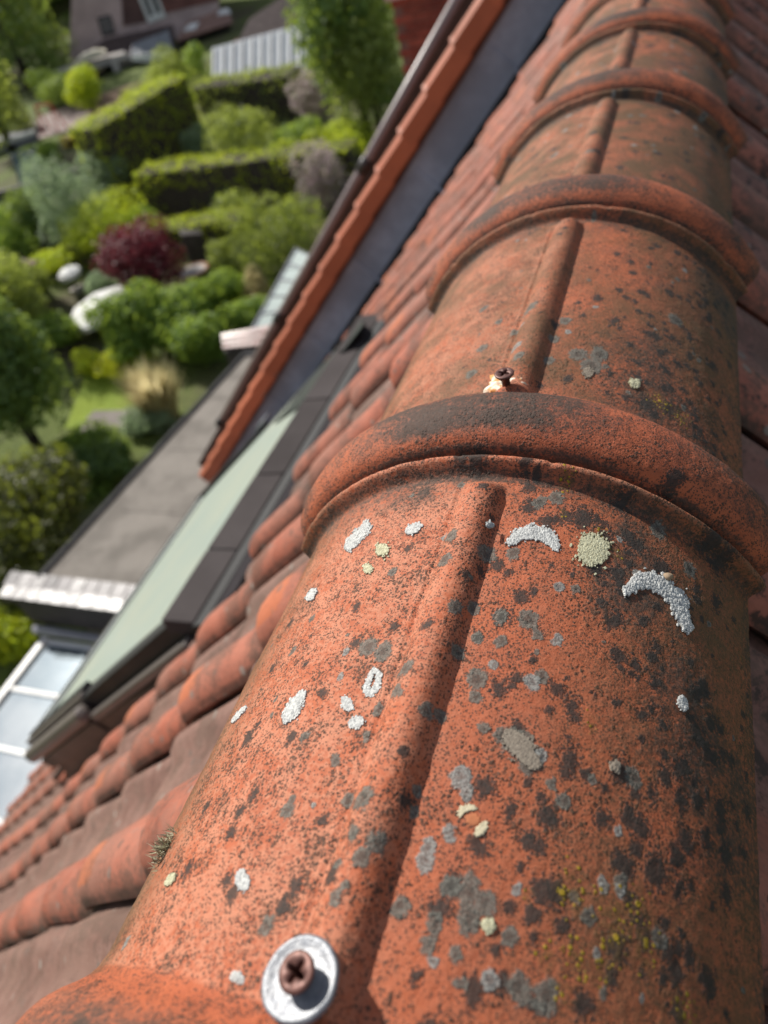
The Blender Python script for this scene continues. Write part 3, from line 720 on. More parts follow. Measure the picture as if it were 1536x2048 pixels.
MT['sealant'] = _t.fin(_c, .6, .3, None, _t.bump(_t.noise(_p, 600, 3), .4, .0005))
crust_patch([(975, 772), (985, 757), (1005, 750), (1028, 752), (1047, 765), (1040, 784), (1005, 790), (972, 782)], MT['sealant'], 'sealant_residue', TB, .0016, 4, RB + .0078)

# ------------------------------------------------------------------ crusty lichens and moss on the ridge
def lichen_mat(name, a, b):
    t = NT(name); p = t.pos(); rnd = t.n('NewGeometry').outputs['Random Per Island']
    c = t.mix(rnd, a, b); c = t.mix(t.step(t.noise(p, 900, 2), .5, .75, 0, .45), c, tuple(x * .45 for x in b))
    return t.fin(c, .9, .1, None, t.bump(t.noise(p, 1500, 2), .5, .0004))
MT['li_white'] = lichen_mat('white_grey_lichen', (0.54, 0.54, 0.51), (0.27, 0.275, 0.27))
MT['li_green'] = lichen_mat('pale_green_lichen', (0.50, 0.49, 0.34), (0.33, 0.31, 0.20))
MT['li_cream'] = lichen_mat('cream_crust', (0.62, 0.57, 0.43), (0.36, 0.30, 0.18))
MT['li_tan'] = lichen_mat('tan_grey_crust', (0.27, 0.23, 0.18), (0.17, 0.14, 0.11))
def lichen(label, path, wid, n, mat='li_white', g=.0010, seed=0, hgt=1.0, group=None, name='lichen', cat='lichen'):
    rs = np.random.default_rng(500 + seed); q = np.array(path, float); mb = MB()
    seg = np.cumsum([0] + [np.hypot(*(q[i + 1] - q[i])) for i in range(len(q) - 1)]) if len(q) > 1 else np.array([0, 0.0])
    if len(q) == 1: q = np.vstack([q, q])
    for _ in range(int(n * 6)):
        a = rs.uniform(0, max(seg[-1], 1e-6)); c = np.array([np.interp(a, seg, q[:, 0]), np.interp(a, seg, q[:, 1])])
        fr = a / max(seg[-1], 1e-6); ww = wid * (1 - .45 * abs(2 * fr - 1) ** 2) if seg[-1] > 0 else wid
        rad = ww * math.sqrt(rs.random()); an_ = rs.uniform(0, 2 * math.pi)
        rad *= .45 + 1.0 * vnoise(np.array(an_ * 3.0 + fr * 9), np.array(seed * 1.7), seed)
        if rs.random() < .06: rad *= 1.5
        p = c + rad * np.array([math.cos(an_), math.sin(an_)])
        w = on_cyl(p[0], p[1], RB)
        ang = math.atan2(w[0], w[2]); sarc = ang * RB
        up = 0.0088 * max(0, 1 - (sarc / .0125) ** 2) ** .85 if abs(sarc) < .0125 else 0
        if up > 0: w = on_cyl(p[0], p[1], RB + up); ang = math.atan2(w[0], w[2])
        N = np.array([math.sin(ang), 0, math.cos(ang)]); w = w + N * .0006; U = np.array([0, 1.0, 0]); V = np.cross(N, U)
        s = .38 * g * rs.uniform(.4, 1.8); ph = rs.uniform(0, 6.28); k = 6
        el = rs.uniform(.5, 1.9); z = s * rs.uniform(.5, 1.3) * hgt * (1.15 - .5 * rad / max(wid, 1e-6))
        r0 = [w - N * .0006 + s * (math.cos(ph + i * 2 * math.pi / k) * U * el + math.sin(ph + i * 2 * math.pi / k) * V) for i in range(k)]
        r1 = [w + N * z * .6 + s * .95 * (math.cos(ph + .5 + i * 2 * math.pi / k) * U * el + math.sin(ph + .5 + i * 2 * math.pi / k) * V) for i in range(k)]
        mb.add(r0 + r1 + [w + N * z + s * .3 * (rs.normal() * U + rs.normal() * V) * .3], [(i, (i + 1) % k, k + (i + 1) % k, k + i) for i in range(k)] + [(k + i, k + (i + 1) % k, 2 * k) for i in range(k)])
    return mb.build(name, MT[mat], None, False, label=label, cat=cat, group=group)
lichen('crescent of knobbly white lichen right of the rib below the collar', [(1022, 1086), (1040, 1070), (1068, 1064), (1096, 1072), (1112, 1096)], 13, 330, seed=1, g=.0011, hgt=.7)
lichen('round pale green lichen rosette beside the white crescent', [(1185, 1100)], 27, 260, 'li_green', .0010, 2, .7)
lichen('largest arc of thick grey-white lichen low on the right flank', [(1252, 1182), (1275, 1162), (1305, 1165), (1335, 1182), (1360, 1212), (1376, 1258)], 16, 520, seed=3, g=.0012, hgt=.9)
lichen('flat white lichen patch high on the left flank below the collar', [(696, 1098), (716, 1072), (738, 1050)], 13, 230, seed=4, hgt=.4)
lichen('small slanting white lichen left of the rib near the collar', [(816, 1064), (840, 1052)], 9, 120, seed=5, hgt=.4)
lichen('small yellowish lichen crust left of the rib', [(764, 1100)], 11, 70, 'li_green', .0009, 6, .6)
lichen('tiny yellowish lichen crust below the left white patch', [(737, 1137)], 8, 40, 'li_green', .0009, 7, .6)
lichen('small white lichen close to the left edge of the near ridge tile', [(618, 1198), (630, 1182)], 8, 90, seed=8, hgt=.4)
lichen('long white lichen streak in the middle of the left flank', [(572, 1440), (590, 1415), (606, 1388)], 12, 260, seed=9, hgt=.4)
lichen('white lichen ring on the left foot of the rib', [(748, 1340), (760, 1350), (754, 1378), (738, 1390), (733, 1376), (742, 1352), (748, 1340)], 6, 200, seed=10, hgt=.4)
lichen('little white lichen below the lichen ring', [(690, 1400), (700, 1418)], 9, 100, seed=11, hgt=.4)
lichen('forked white lichen by the left foot of the rib', [(704, 1450), (722, 1442)], 9, 90, seed=12, hgt=.4)
lichen('thin white lichen seen edge-on at the left edge of the ridge', [(466, 1444), (478, 1430), (492, 1416)], 4, 120, seed=13, hgt=.4)
lichen('pale lichen scale low on the left flank above the washer', [(484, 1750), (490, 1772)], 11, 110, seed=14, hgt=.4)
lichen('greenish lichen scale at the lower left edge of the ridge', [(335, 1768), (350, 1752)], 7, 70, 'li_green', .0009, 15)
lichen('upright pale lichen flakes far down the right flank', [(1360, 1398), (1368, 1418)], 8, 70, seed=16)
lichen('pale lichen flakes on a dark stain right of the rib', [(1228, 1530), (1232, 1538)], 8, 60, 'li_tan', .001, 17)
lichen('tan granular lichen patch right of the rib', [(1018, 1470), (1040, 1490), (1068, 1530)], 20, 330, 'li_tan', .0008, 18, .5)
lichen('whitish lichen tuft near the yellow moss', [(968, 1848), (984, 1856)], 9, 70, 'li_green', .0011, 19)
crust_patch([(914, 1624), (920, 1613), (936, 1607), (950, 1609), (958, 1618), (944, 1622), (930, 1626), (922, 1634)], MT['li_cream'], 'crust', None, .0004, 11, label='cream crust on the upper rim of a small chipped hole', cat='crust')
crust_patch([(948, 1662), (958, 1650), (968, 1640), (976, 1642), (979, 1656), (970, 1668), (956, 1674), (946, 1670)], MT['li_cream'], 'crust', None, .0004, 12, label='cream crust on the lower rim of a small chipped hole', cat='crust')
crust_patch([(928, 1634), (944, 1626), (960, 1632), (964, 1644), (952, 1654), (936, 1652)], plain('fresh_orange_clay', (.50, .17, .07), .8, .3, 300), 'clay_scar', None, .0002, 13, label='fresh orange clay scar between the two cream crusts', cat='scar')
lichen('small white lichen cluster close to the washer', [(470, 1952), (484, 1962)], 8, 60, seed=21, g=.001)
lichen('white lichen speck on the flank of the rib by the collar', [(975, 1050), (985, 1052)], 5, 36, seed=22, g=.0009, hgt=.4)
lichen('pale lichen dot on the rib halfway down the near tile', [(842, 1256)], 7, 40, seed=23, g=.0009, hgt=.4)
lichen('yellow-flecked lichen near the second screw on the right', [(1262, 766), (1275, 770)], 8, 60, 'li_green', .0011, 24)
lichen('grey lichen flake right of the second screw', [(1172, 744), (1180, 748)], 9, 60, 'li_tan', .001, 25)
# a pebble caught above the big lichen arc
w = on_cyl(1332, 1156, RB); Nn = np.array([w[0], 0, w[2]]) / np.hypot(w[0], w[2])
mb = MB(); Pp = []
for a in np.linspace(-math.pi / 2, math.pi / 2, 7):
    Pp.append([w + Nn * .0014 + np.array([.0024 * math.cos(a) * math.cos(b) * (1 + .15 * math.sin(3 * b)), .0021 * math.cos(a) * math.sin(b), .0018 * math.sin(a)]) for b in np.linspace(0, 2 * math.pi, 13)])
mb.grid(np.array(Pp), True).build('pebble', plain('tan_pebble', (.42, .30, .19), .8, .3, 300), None, True, label='tiny tan pebble lodged against the largest lichen arc', cat='pebble')
# moss tuft on the left edge
w0 = on_cyl(322, 1690, RB + .004); mb = MB(); rs = np.random.default_rng(3)
for _ in range(260):
    b = w0 + np.array([rs.normal() * .0015, rs.normal() * .0035, rs.normal() * .0018 - .004])
    d = np.array([-.85, -.2, .35]) + rs.normal(size=3) * .5; d /= np.linalg.norm(d); L = rs.uniform(.002, .006)
    s = np.cross(d, rs.normal(size=3)); s = s / np.linalg.norm(s) * .00035
    mb.add([b - s, b + s, b + d * L], [(0, 1, 2)])
mb.build('moss_tuft', lichen_mat('olive_moss', (.45, .42, .30), (.20, .19, .10)), None, label='bristly olive-grey moss tuft on the left edge of the ridge', cat='moss')

# ------------------------------------------------------------------ neighbouring house behind the lead-clad upstand
YN = 4.2
nb = root('neighbour_house', (-2, 7, -9), 'adjoining house with orange verge tiles above a lead-clad upstand', 'house')
def slab(y0, y1, s0, s1, h0, h1):
    return MB().prism([rn(y0, s0, h0), rn(y0, s1, h0), rn(y0, s1, h1), rn(y0, s0, h1)], (0, y1 - y0, 0))
slab(YN, YN + .2, -.4, 5.12, -.25, .318).build('lead_upstand', MT['lead'], nb)
for i in range(7):                                   # welted laps of the cladding
    slab(YN - .006, YN - .001, .05 + i * .74, .07 + i * .74, -.1, .318).build('lead_welt', MT['lead'], nb)
slab(YN - .004, YN, -.4, 5.12, .02, .11).build('upstand_shade_band', MT['darktrim'], nb)  # dark strip painted in for the shade low on the upstand
slab(YN - .03, YN + .1, -.4, 5.10, .318, .345).build('verge_batten', MT['brownboard'], nb)
vm = None
for i in range(20):
    s1 = 5.07 - .262 * i; s0 = s1 - .285
    if i == 0:
        b = MB()
        def L(s, y, h): return rn(YN + y, s, h)
        # hanging face, top lip with a raised nose at the lower end
        for (y0, y1, ha, hb) in ((-.085, -.070, .346, .444), ):
            b.prism([L(s0, y0, ha - .012), L(s1, y0, ha), L(s1, y0, hb), L(s1 - .03, y0, hb + .002), L(s0, y0, hb - .012)], (0, y1 - y0, 0))
        q0 = [(-.085, .444), (-.043, .472), (.06, .480), (.06, .458), (-.07, .444)]
        a0 = [L(s0, y, h - .014) for y, h in q0]; a1 = [L(s1 - .025, y - .002, h) for y, h in q0]; a2 = [L(s1, y - .004, h + .006) for y, h in q0]
        b.add(a0 + a1 + a2, [(k, (k + 1) % 5, 5 + (k + 1) % 5, 5 + k) for k in range(5)] + [(5 + k, 5 + (k + 1) % 5, 10 + (k + 1) % 5, 10 + k) for k in range(5)] + [(4, 3, 2, 1, 0), (10, 11, 12, 13, 14)])
        if 0: b.prism([L(s1 - .035, -.092, .42), L(s1, -.092, .42), L(s1, -.092, .455), L(s1 - .012, -.092, .461), L(s1 - .035, -.092, .444)], (0, .15, 0))
        base = rn(YN, s1, .4); vo = b.build('verge_tile', MT['verge'], nb, origin=base, bevel=.004)
    else:
        o = vo.copy(); COL.objects.link(o); WL[o.name] = rn(YN, s1, .4); o.location = WL[o.name] - WL[nb.name]
        o.rotation_euler = (random.gauss(0, .004), random.gauss(0, .003), random.gauss(0, .006))
slab(YN + .02, YN + .05, -.3, 5.05, .47, .535).build('barge_board', MT['brownboard'], nb)
g = MB().tube([rn(YN + .03, -.2, .545), rn(YN + .03, 4.36, .545)], .030, 14).build('gutter_pipe', MT['browngutter'], nb, True)
MB().tube([rn(YN + .03, 4.34, .545), rn(YN + .03, 4.42, .545)], .036, 14).build('end_cap', MT['black'], g, True)
for s in (1.72, 3.05):
    MB().tube([rn(YN + .03, s - .05, .545), rn(YN + .03, s + .05, .545)], .037, 14).build('pipe_bracket', MT['brownmetal'], g, True)
P = np.array([[rn(y, s, .455 + .018 * math.sin(y * 28.5)) for s in np.arange(-.3, 5.1, .09)] for y in np.arange(YN + .1, 10.4, .055)])
mb = MB().grid(P, True); mb.build('roof_covering', MT['verge'], nb, True)
P = np.array([[rn(y, s, .455, 1) for s in (-.3, 5.1)] for y in (YN, 10.4)]); MB().grid(P).build('roof_covering', MT['verge'], nb)
wall_block('wall', -3.45, 3.45, YN, 10.2, -9, -3.75, MT['brickwall'], nb)

# ---- brick wing with its own courses
yb = 8.55
wl = on_y(795, 80, yb); tp = on_y(778, 2, yb)
wing = root('brick_wing', (wl[0] + 1, yb + .6, -9), 'dark red brick wall with pale coping beyond the verge tiles', 'wall')
wall_block('mortar_core', wl[0] + .012, wl[0] + 2.6, yb + .012, yb + 1.2, -9, tp[2], MT['mortar'], wing)
wall_block('coping', wl[0] - .05, wl[0] + 2.65, yb - .04, yb + 1.25, tp[2] + .002, tp[2] + .07, MT['render'], wing)
bm = [MB().box((0, 0, 0), (.212, .10, .063)).mesh('brick', plain('dark_red_brick_%d' % q, c, .8, .3, 14, 0, .1), (0, 0, 0)) for q, c in enumerate([(.20, .062, .045), (.16, .05, .04), (.23, .078, .055)])]
for r in range(34):
    z = tp[2] - .035 - .075 * r
    for c in range(6):
        x = wl[0] + .106 + .2225 * c + (.111 if r % 2 else 0)
        o = bpy.data.objects.new('brick', bm[random.randrange(3)]); link(o, wing, (x, yb + .05 + random.gauss(0, .002), z))

# ------------------------------------------------------------------ flat-roofed extension with slate edge, conservatory
ZE = -6.0
ext = root('flat_extension', (-6, 7.5, -9), 'grey flat-roofed extension with a row of glossy slates at its end', 'building')
wall_block('wall', -7.8, -3.5, 4.5, 10.5, -9, ZE - .25, MT['render'], ext)
MB().prism([(-8.30, 4.74, ZE - .2), (-3.46, 4.74, ZE - .2), (-3.46, 10.62, ZE - .2), (-7.84, 10.62, ZE - .2)], (0, 0, .2)).build('roof_sheet', MT['greysheet'], ext)
MB().prism([(-8.38, 4.72, ZE - .28), (-8.303, 4.72, ZE - .28), (-7.843, 10.75, ZE - .28), (-7.92, 10.75, ZE - .28)], (0, 0, .325)).build('edge_trim', MT['darktrim'], ext)
wall_block('edge_trim', -7.84, -3.46, 10.622, 10.75, ZE - .28, ZE + .045, MT['darktrim'], ext)
for yy in (6.2, 7.7, 9.2):
    wall_block('sheet_lap', -7.85, -3.47, yy, yy + .10, ZE + .001, ZE + .007, MT['greysheet'], ext)
wall_block('end_wall', -8.72, -3.5, 4.42, 4.70, -6.66, ZE - .17, MT['darkwood'], ext)
sm = MB().box((0, 0, 0), (.218, .23, .016)).mesh('slate', MT['slate'], (0, 0, 0))
for r in range(2):
    for c in range(19):
        x = -8.80 + .245 * c + (.05 if r else 0); a = math.radians(12 - 6 * r)
        o = bpy.data.objects.new('slate', sm)
        link(o, ext, (x, 4.66 - .19 * r, ZE + .012 - .038 * r)); o.rotation_euler = (a + random.gauss(0, .015), random.gauss(0, .02), random.gauss(0, .012))
MB().prism([(-8.92, 4.74, ZE - .03), (-8.92, 4.40, ZE - .075), (-8.92, 4.40, ZE - .215), (-8.92, 4.74, ZE - .215)], (5.4, 0, 0)).build('slate_batten', MT['darkwood'], ext)
MB().tube([(-8.6, 4.33, -6.72), (-3.6, 4.33, -6.72)], .075, 14).build('zinc_gutter', MT['zinc'], ext, True)

con = root('conservatory', (-6, 1.7, -9), 'white-framed conservatory with sky-reflecting glass roof panes', 'conservatory')
_t = NT('sky_reflecting_glass'); _p = _t.pos()
_c = _t.mix(_t.step(_t.noise(_p, 1.1, 4), .35, .7), (0.28, 0.34, 0.38), (0.40, 0.45, 0.48))
MT['conglass'] = _t.fin(_c, 0.08, 0.5, 0.75)
def cz(x): return -6.62 - (-x - 3.6) * .03
ys = [4.17, 3.36, 2.54, 1.72, .90, .08, -.74, -1.56]
for a, b in zip(ys, ys[1:]):
    MB().prism([(-8.25, b + .035, cz(-8.25)), (-3.6, b + .035, cz(-3.6)), (-3.6, a - .035, cz(-3.6)), (-8.25, a - .035, cz(-8.25))], (0, 0, -.02)).build('glass_pane', MT['conglass'], con)
for y in ys:
    MB().prism([(-8.27, y - .036, cz(-8.27) + .03), (-3.6, y - .036, cz(-3.6) + .03), (-3.6, y + .036, cz(-3.6) + .03), (-8.27, y + .036, cz(-8.27) + .03)], (0, 0, -.075)).build('glazing_bar', MT['white'], con, bevel=.012)
wall_block('edge_beam', -8.37, -8.272, -1.62, 4.22, cz(-8.3) - .10, cz(-8.3) + .05, MT['white'], con)
for y in ys:
    wall_block('post', -8.36, -8.28, y - .04, y + .04, -9, cz(-8.3) - .102, MT['white'], con)
wall_block('low_wall', -8.36, -8.2, -1.6, 4.2, -9, -8.3, MT['brickwall'], con)

# ------------------------------------------------------------------ gardens
LM = {}
LM['mid'] = leafmat('mid_green_leaves', (0.248, 0.381, 0.081), (0.115, 0.210, 0.057), .5)
LM['dark'] = leafmat('dark_green_leaves', (0.162, 0.266, 0.081), (0.076, 0.144, 0.050), .4)
LM['lime'] = leafmat('lime_hedge_leaves', (0.615, 0.620, 0.032), (0.322, 0.439, 0.035), .5)
LM['olive'] = leafmat('olive_leaves', (0.343, 0.381, 0.115), (0.162, 0.210, 0.067), .5)
LM['silver'] = leafmat('silver_green_leaves', (0.390, 0.484, 0.312), (0.203, 0.281, 0.156), .45, tint=(0.36, 0.46, 0.2))
LM['red'] = leafmat('dark_red_leaves', (0.221, 0.036, 0.049), (0.111, 0.021, 0.031), .3, red=True)
LM['gold'] = leafmat('golden_leaves', (0.620, 0.620, 0.023), (0.437, 0.452, 0.023), .5)
LM['straw'] = leafmat('straw_plumes', (0.620, 0.620, 0.351), (0.468, 0.390, 0.182), .5, .7, tint=(0.66, 0.52, 0.30))
LM['lilac'] = leafmat('lilac_flowers', (0.585, 0.403, 0.494), (0.221, 0.260, 0.104), .4, tint=(0.45, 0.34, 0.36))
LM['orange'] = leafmat('orange_flowers', (0.620, 0.442, 0.026), (0.520, 0.312, 0.026), .4)
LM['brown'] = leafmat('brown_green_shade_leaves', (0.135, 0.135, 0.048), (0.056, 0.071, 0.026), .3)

def leaf_obj(name, c, nrm, size, mat, parent=None, **kw):
    n = len(c); r = np.random.default_rng(n)
    t = np.cross(nrm, r.normal(size=(n, 3))); t /= np.linalg.norm(t, axis=1)[:, None] + 1e-9
    b = np.cross(nrm, t); sz = np.asarray(size) * r.uniform(.6, 1.4, n)
    L = t * (sz * .5)[:, None]; W = b * (sz * .30)[:, None]; cup = nrm * (sz * .10)[:, None]
    V = np.stack([c - L, c + W + cup, c + L, c - W + cup], 1).reshape(-1, 3)
    mb = MB(); mb.v = V.tolist(); mb.f = [(4 * i, 4 * i + 1, 4 * i + 2, 4 * i + 3) for i in range(n)]
    return mb.build(name, LM[mat], parent, **kw)
def cloud(n, blobs, seed, deep=.35):
    r = np.random.default_rng(seed); vol = np.array([b[1][0] * b[1][1] * b[1][2] for b in blobs]) ** .67
    k = r.choice(len(blobs), n, p=vol / vol.sum()); C0 = np.array([b[0] for b in blobs])[k]; R0 = np.array([b[1] for b in blobs])[k]
    d = r.normal(size=(n, 3)); d[:, 2] += .15; d /= np.linalg.norm(d, axis=1)[:, None]
    lump = .82 + .36 * vnoise(d[:, 0] * 3.1 + k * 5, d[:, 1] * 3.1 + d[:, 2] * 2, seed)
    rad = lump * (1 - deep * r.random(n) ** 1.6)
    c = C0 + d * R0 * rad[:, None]
    nn = d * .7 + r.normal(size=(n, 3)) * .55 + np.array([0, 0, .35]); nn /= np.linalg.norm(nn, axis=1)[:, None]
    return c, nn
def lobes(base, W, D, H, k, seed, low=.1):
    r = np.random.default_rng(seed); out = [((base[0], base[1], base[2] + H * (.5 + low * .3)), (W * .36, D * .36, H * .40))]
    for i in range(k):
        a = i * 2.4 + r.uniform(0, 1); q = r.uniform(.35, .62); z = r.uniform(low + .12, .78); f = r.uniform(.20, .32) * (1.1 - .4 * abs(z - .4))
        out.append(((base[0] + math.cos(a) * W * q * .55, base[1] + math.sin(a) * D * q * .55, base[2] + H * z), (W * f, D * f, H * f * .9)))
    return out
SEED = [10]
def bush(label, px, py, w, h, mat, n=2600, leaf=.11, k=7, cat='bush', name='bush', group=None):
    b = ghit(px, py); m = depth(b) / F; W = w * m; H = h * m * 1.12; SEED[0] += 1
    c, nn = cloud(n, lobes(b, W, W * .9, H, k, SEED[0], .0), SEED[0])
    c[:, 2] = np.maximum(c[:, 2], b[2] + .02)
    return leaf_obj(name, c, nn, leaf, mat, None, label=label, cat=cat, group=group)
def tree(label, px, py, w, h, mat, n=6000, leaf=.15, trunk=.3, k=11, name='tree', group=None, z=None):
    b = ghit(px, py); m = depth(b) / F; W = w * m; H = h * m * 1.12; SEED[0] += 1; r = np.random.default_rng(SEED[0])
    o = root(name, b, label, 'tree', group)
    top = b + np.array([0, 0, H * .7]); tr = max(.05, H * .03)
    mb = MB().tube([b - np.array([0, 0, .1]), b + np.array([.03 * W, 0, H * .25]), b + np.array([-.02 * W, .02 * W, H * .48]), top], [tr * 1.3, tr, tr * .7, tr * .25], 8)
    bl = lobes(b + np.array([0, 0, H * trunk]), W, W, H * (1 - trunk), k, SEED[0], .05)
    for (cc, rr) in bl[1:7]:
        st = b + np.array([0, 0, H * r.uniform(.25, .5)]); mid = (st + np.array(cc)) / 2 + np.array([0, 0, .05 * H]); mb.tube([st, mid, np.array(cc)], [tr * .55, tr * .35, tr * .12], 6)
    mb.build('trunk', MT['bark'], o, True)
    c, nn = cloud(n, bl, SEED[0], .5); leaf_obj('crown', c, nn, leaf, mat, o)
    return o
def hedge(label, p, q, h, thick, mat, dens=150, leaf=.10, wob=.12, group=None):
    a = ghit(*p); b = ghit(*q); m = depth((a + b) / 2) / F; H = h * m * 1.1; SEED[0] += 1; r = np.random.default_rng(SEED[0])
    d = b - a; Ln = math.hypot(d[0], d[1]); u = d / Ln; u[2] = 0; v = np.array([-u[1], u[0], 0]); 
    if v @ (a - CP) < 0: v = -v                                  # thickness goes away from the camera
    n = int(dens * (Ln * (2 * H + thick) + 2 * thick * H)); t = r.random(n); f = r.random(n); ar = np.array([Ln * H, Ln * thick * 1.5, Ln * H, thick * H, thick * H]); fc = r.choice(5, n, p=ar / ar.sum())
    X = t * Ln; Yy = f * thick; Zz = r.random(n) * H; N = np.zeros((n, 3))
    Yy = np.where(fc == 0, 0, np.where(fc == 2, thick, Yy)); Zz = np.where(fc == 1, H, Zz); X = np.where(fc == 3, 0, np.where(fc == 4, Ln, X))
    Nn = np.stack([np.where(fc == 3, -1.0, np.where(fc == 4, 1.0, 0)), np.where(fc == 0, -1.0, np.where(fc == 2, 1.0, 0)), np.where(fc == 1, 1.0, .15)], 1)
    off = wob * (fbm(X * 1.4 + 9, (Yy + Zz) * 1.4, SEED[0]) - .5) * 2 + r.normal(size=n) * .035 - .05 * r.random(n)
    rnd = np.where(Zz > H - .25, -.12 * ((Zz - H + .25) / .25) ** 2 * (fc != 1), 0)
    X = X + Nn[:, 0] * off; Yy = Yy + Nn[:, 1] * (off + rnd); Zz = Zz + Nn[:, 2] * off * (fc == 1)
    c = a + np.outer(X, u) + np.outer(Yy, v); c[:, 2] = a[2] + (b[2] - a[2]) * X / Ln + Zz
    nn = np.outer(Nn[:, 0], u) + np.outer(Nn[:, 1], v); nn[:, 2] += Nn[:, 2]; nn = nn + r.normal(size=(n, 3)) * .5; nn /= np.linalg.norm(nn, axis=1)[:, None]
    o = leaf_obj('hedge', c, nn, leaf, mat, None, label=label, cat='hedge', group=group)
    core = MB().prism([a + v * .1 + u * .1 - [0, 0, .1], b + v * .1 - u * .1 - [0, 0, .1], b + v * (thick - .1) - u * .1 - [0, 0, .1], a + v * (thick - .1) + u * .1 - [0, 0, .1]], (0, 0, H - .02))
    core.build('branch_core', MT['bark'], o)
    return o

# near left
tree('large dark leafy tree filling the left edge beside the lawn', 95, 925, 250, 400, 'dark', 11000, .17, .12, 13)
tree('olive-green tree rising behind the dark tree at the left edge', 55, 690, 150, 170, 'olive', 4500, .14, .1, 9)
bush('shaded brown-green thicket between the flat roof and the dark tree', 95, 1140, 330, 245, 'brown', 9000, .15, 10)
bush('dark shrub right of the thicket beside the flat roof edge', 215, 955, 130, 70, 'dark', 4200, .13, 7)
bush('bright green bush beside the conservatory corner', 20, 1300, 150, 110, 'lime', 4200, .12, 7)
tree('round-leaved green tree below the white parasol', 300, 715, 140, 125, 'mid', 5600, .14, .1, 10)
tree('round-leaved green tree below the dark red tree', 388, 690, 135, 120, 'mid', 5200, .14, .1, 10)
bush('golden yellow spreading shrub at the head of the lawn', 262, 742, 125, 50, 'gold', 2600, .10, 7)
bush('dark green bush beside the end of the flat roof', 425, 735, 110, 110, 'mid', 4000, .13, 8)
bush('low grey-green shrub at the foot of the plumed grass', 300, 862, 120, 60, 'silver', 2600, .10, 6)
bush('low green border plants along the grey path', 185, 905, 150, 40, 'mid', 2400, .10, 6)
bush('small lime-green clump at the left end of the golden shrub', 195, 748, 70, 50, 'lime', 1500, .10, 5)
bush('leafy green shrub under the left end of the large white parasol', 130, 690, 110, 70, 'mid', 3000, .12, 8)
bush('olive shrub filling the gap left of the low lime-topped hedge', 70, 610, 120, 80, 'olive', 3000, .12, 8)
bush('dark ivy mound against the foot of the grey garden wall', 60, 455, 150, 60, 'dark', 3000, .12, 8)
bush('lime groundcover in front of the silvery conifer', 110, 545, 110, 45, 'lime', 2400, .11, 7)
bush('fresh green shrub between the topiary and the middle hedge', 300, 470, 90, 60, 'mid', 2200, .11, 7)
bush('green shrub right of the tallest hedge foot', 455, 400, 120, 60, 'mid', 2600, .12, 7)
bush('dark shrub in the gap before the greenhouse', 455, 600, 120, 60, 'mid', 2600, .11, 7)
bush('leafy bank between the path and the thicket', 160, 960, 190, 60, 'mid', 3600, .12, 8)
# plumed grass: arching blades
b0 = ghit(335, 842); mb = MB(); r_ = np.random.default_rng(8)
for i in range(650):
    a = r_.uniform(0, 6.28); o_ = np.array([math.cos(a), math.sin(a), 0]); p0 = b0 + o_ * r_.uniform(0, .35); Hh_ = r_.uniform(.8, 1.75); sp = r_.uniform(.1, .75)
    s_ = np.array([-o_[1], o_[0], 0]) * .02
    p1 = p0 + np.array([0, 0, Hh_ * .6]) + o_ * sp * .35; p2 = p0 + np.array([0, 0, Hh_]) + o_ * sp
    mb.add([p0 - s_, p0 + s_, p1 - s_ * 1.6, p1 + s_ * 1.6, p2], [(0, 1, 3, 2), (2, 3, 4)])
mb.build('ornamental_grass', LM['straw'], None, label='straw-coloured plumed ornamental grass beside the lawn', cat='grass plant')
# middle
hedge('long low lime-topped hedge above the dark red tree', (135, 545), (505, 478), 44, 1.3, 'lime')
bush('broad dark rounded shrub at the right end of the low hedge', 565, 535, 190, 140, 'olive', 6500, .11, 9)
bush('small grey-olive bush left of the broad rounded shrub', 468, 548, 85, 72, 'olive', 2400, .10, 6)
bush('lilac-flowered shrub close to the verge tiles', 660, 425, 110, 120, 'lilac', 3400, .11, 8)
hedge('long irregular hedge with lime tips across the middle garden', (300, 440), (725, 395), 84, 1.5, 'lime', 120, .11, .4)
bush('wedge-shaped clipped topiary with a lime edge', 245, 505, 190, 115, 'lime', 5200, .10, 8)
bush('silvery grey-green conifer left of the wedge-shaped topiary', 165, 490, 150, 165, 'silver', 5200, .11, 9)
bush('silver-leaved upper shrub behind the topiary', 235, 405, 110, 100, 'silver', 3200, .11, 7)
hedge('tallest hedge with bright lime top and dark shaded side', (255, 415), (428, 300), 130, 1.9, 'lime', 110, .11, .16)
bush('pale silver bush at the right end of the tallest hedge', 412, 335, 60, 75, 'silver', 1900, .11, 6)
bush('loose olive bush behind the middle hedge', 505, 345, 150, 120, 'olive', 4200, .12, 8)
bush('fresh green bush behind the lime tips near the verge', 610, 325, 110, 70, 'mid', 2600, .11, 7)
bush('bright lime shrub touching the verge tiles', 690, 320, 120, 70, 'lime', 2800, .11, 7)
hedge('dark olive hedge in front of the pale metal shed roof', (408, 258), (600, 236), 70, 2.0, 'olive', 90, .13, .35)
bush('grey-pink leafed bush below the large right-hand tree', 640, 262, 90, 100, 'lilac', 2600, .12, 7)
tree('large dark green tree right of the pale metal shed', 738, 285, 180, 320, 'dark', 9500, .19, .12, 13)
tree('yellow-green tree standing against the brick wing', 765, 300, 150, 230, 'olive', 6000, .15, .1, 10)
tree('tall tree at the upper right above the metal shed', 735, 165, 160, 260, 'mid', 5200, .24, .15, 10)
tree('dark red-leaved tree above the round-leaved trees', 315, 598, 160, 135, 'red', 5600, .13, .15, 11)
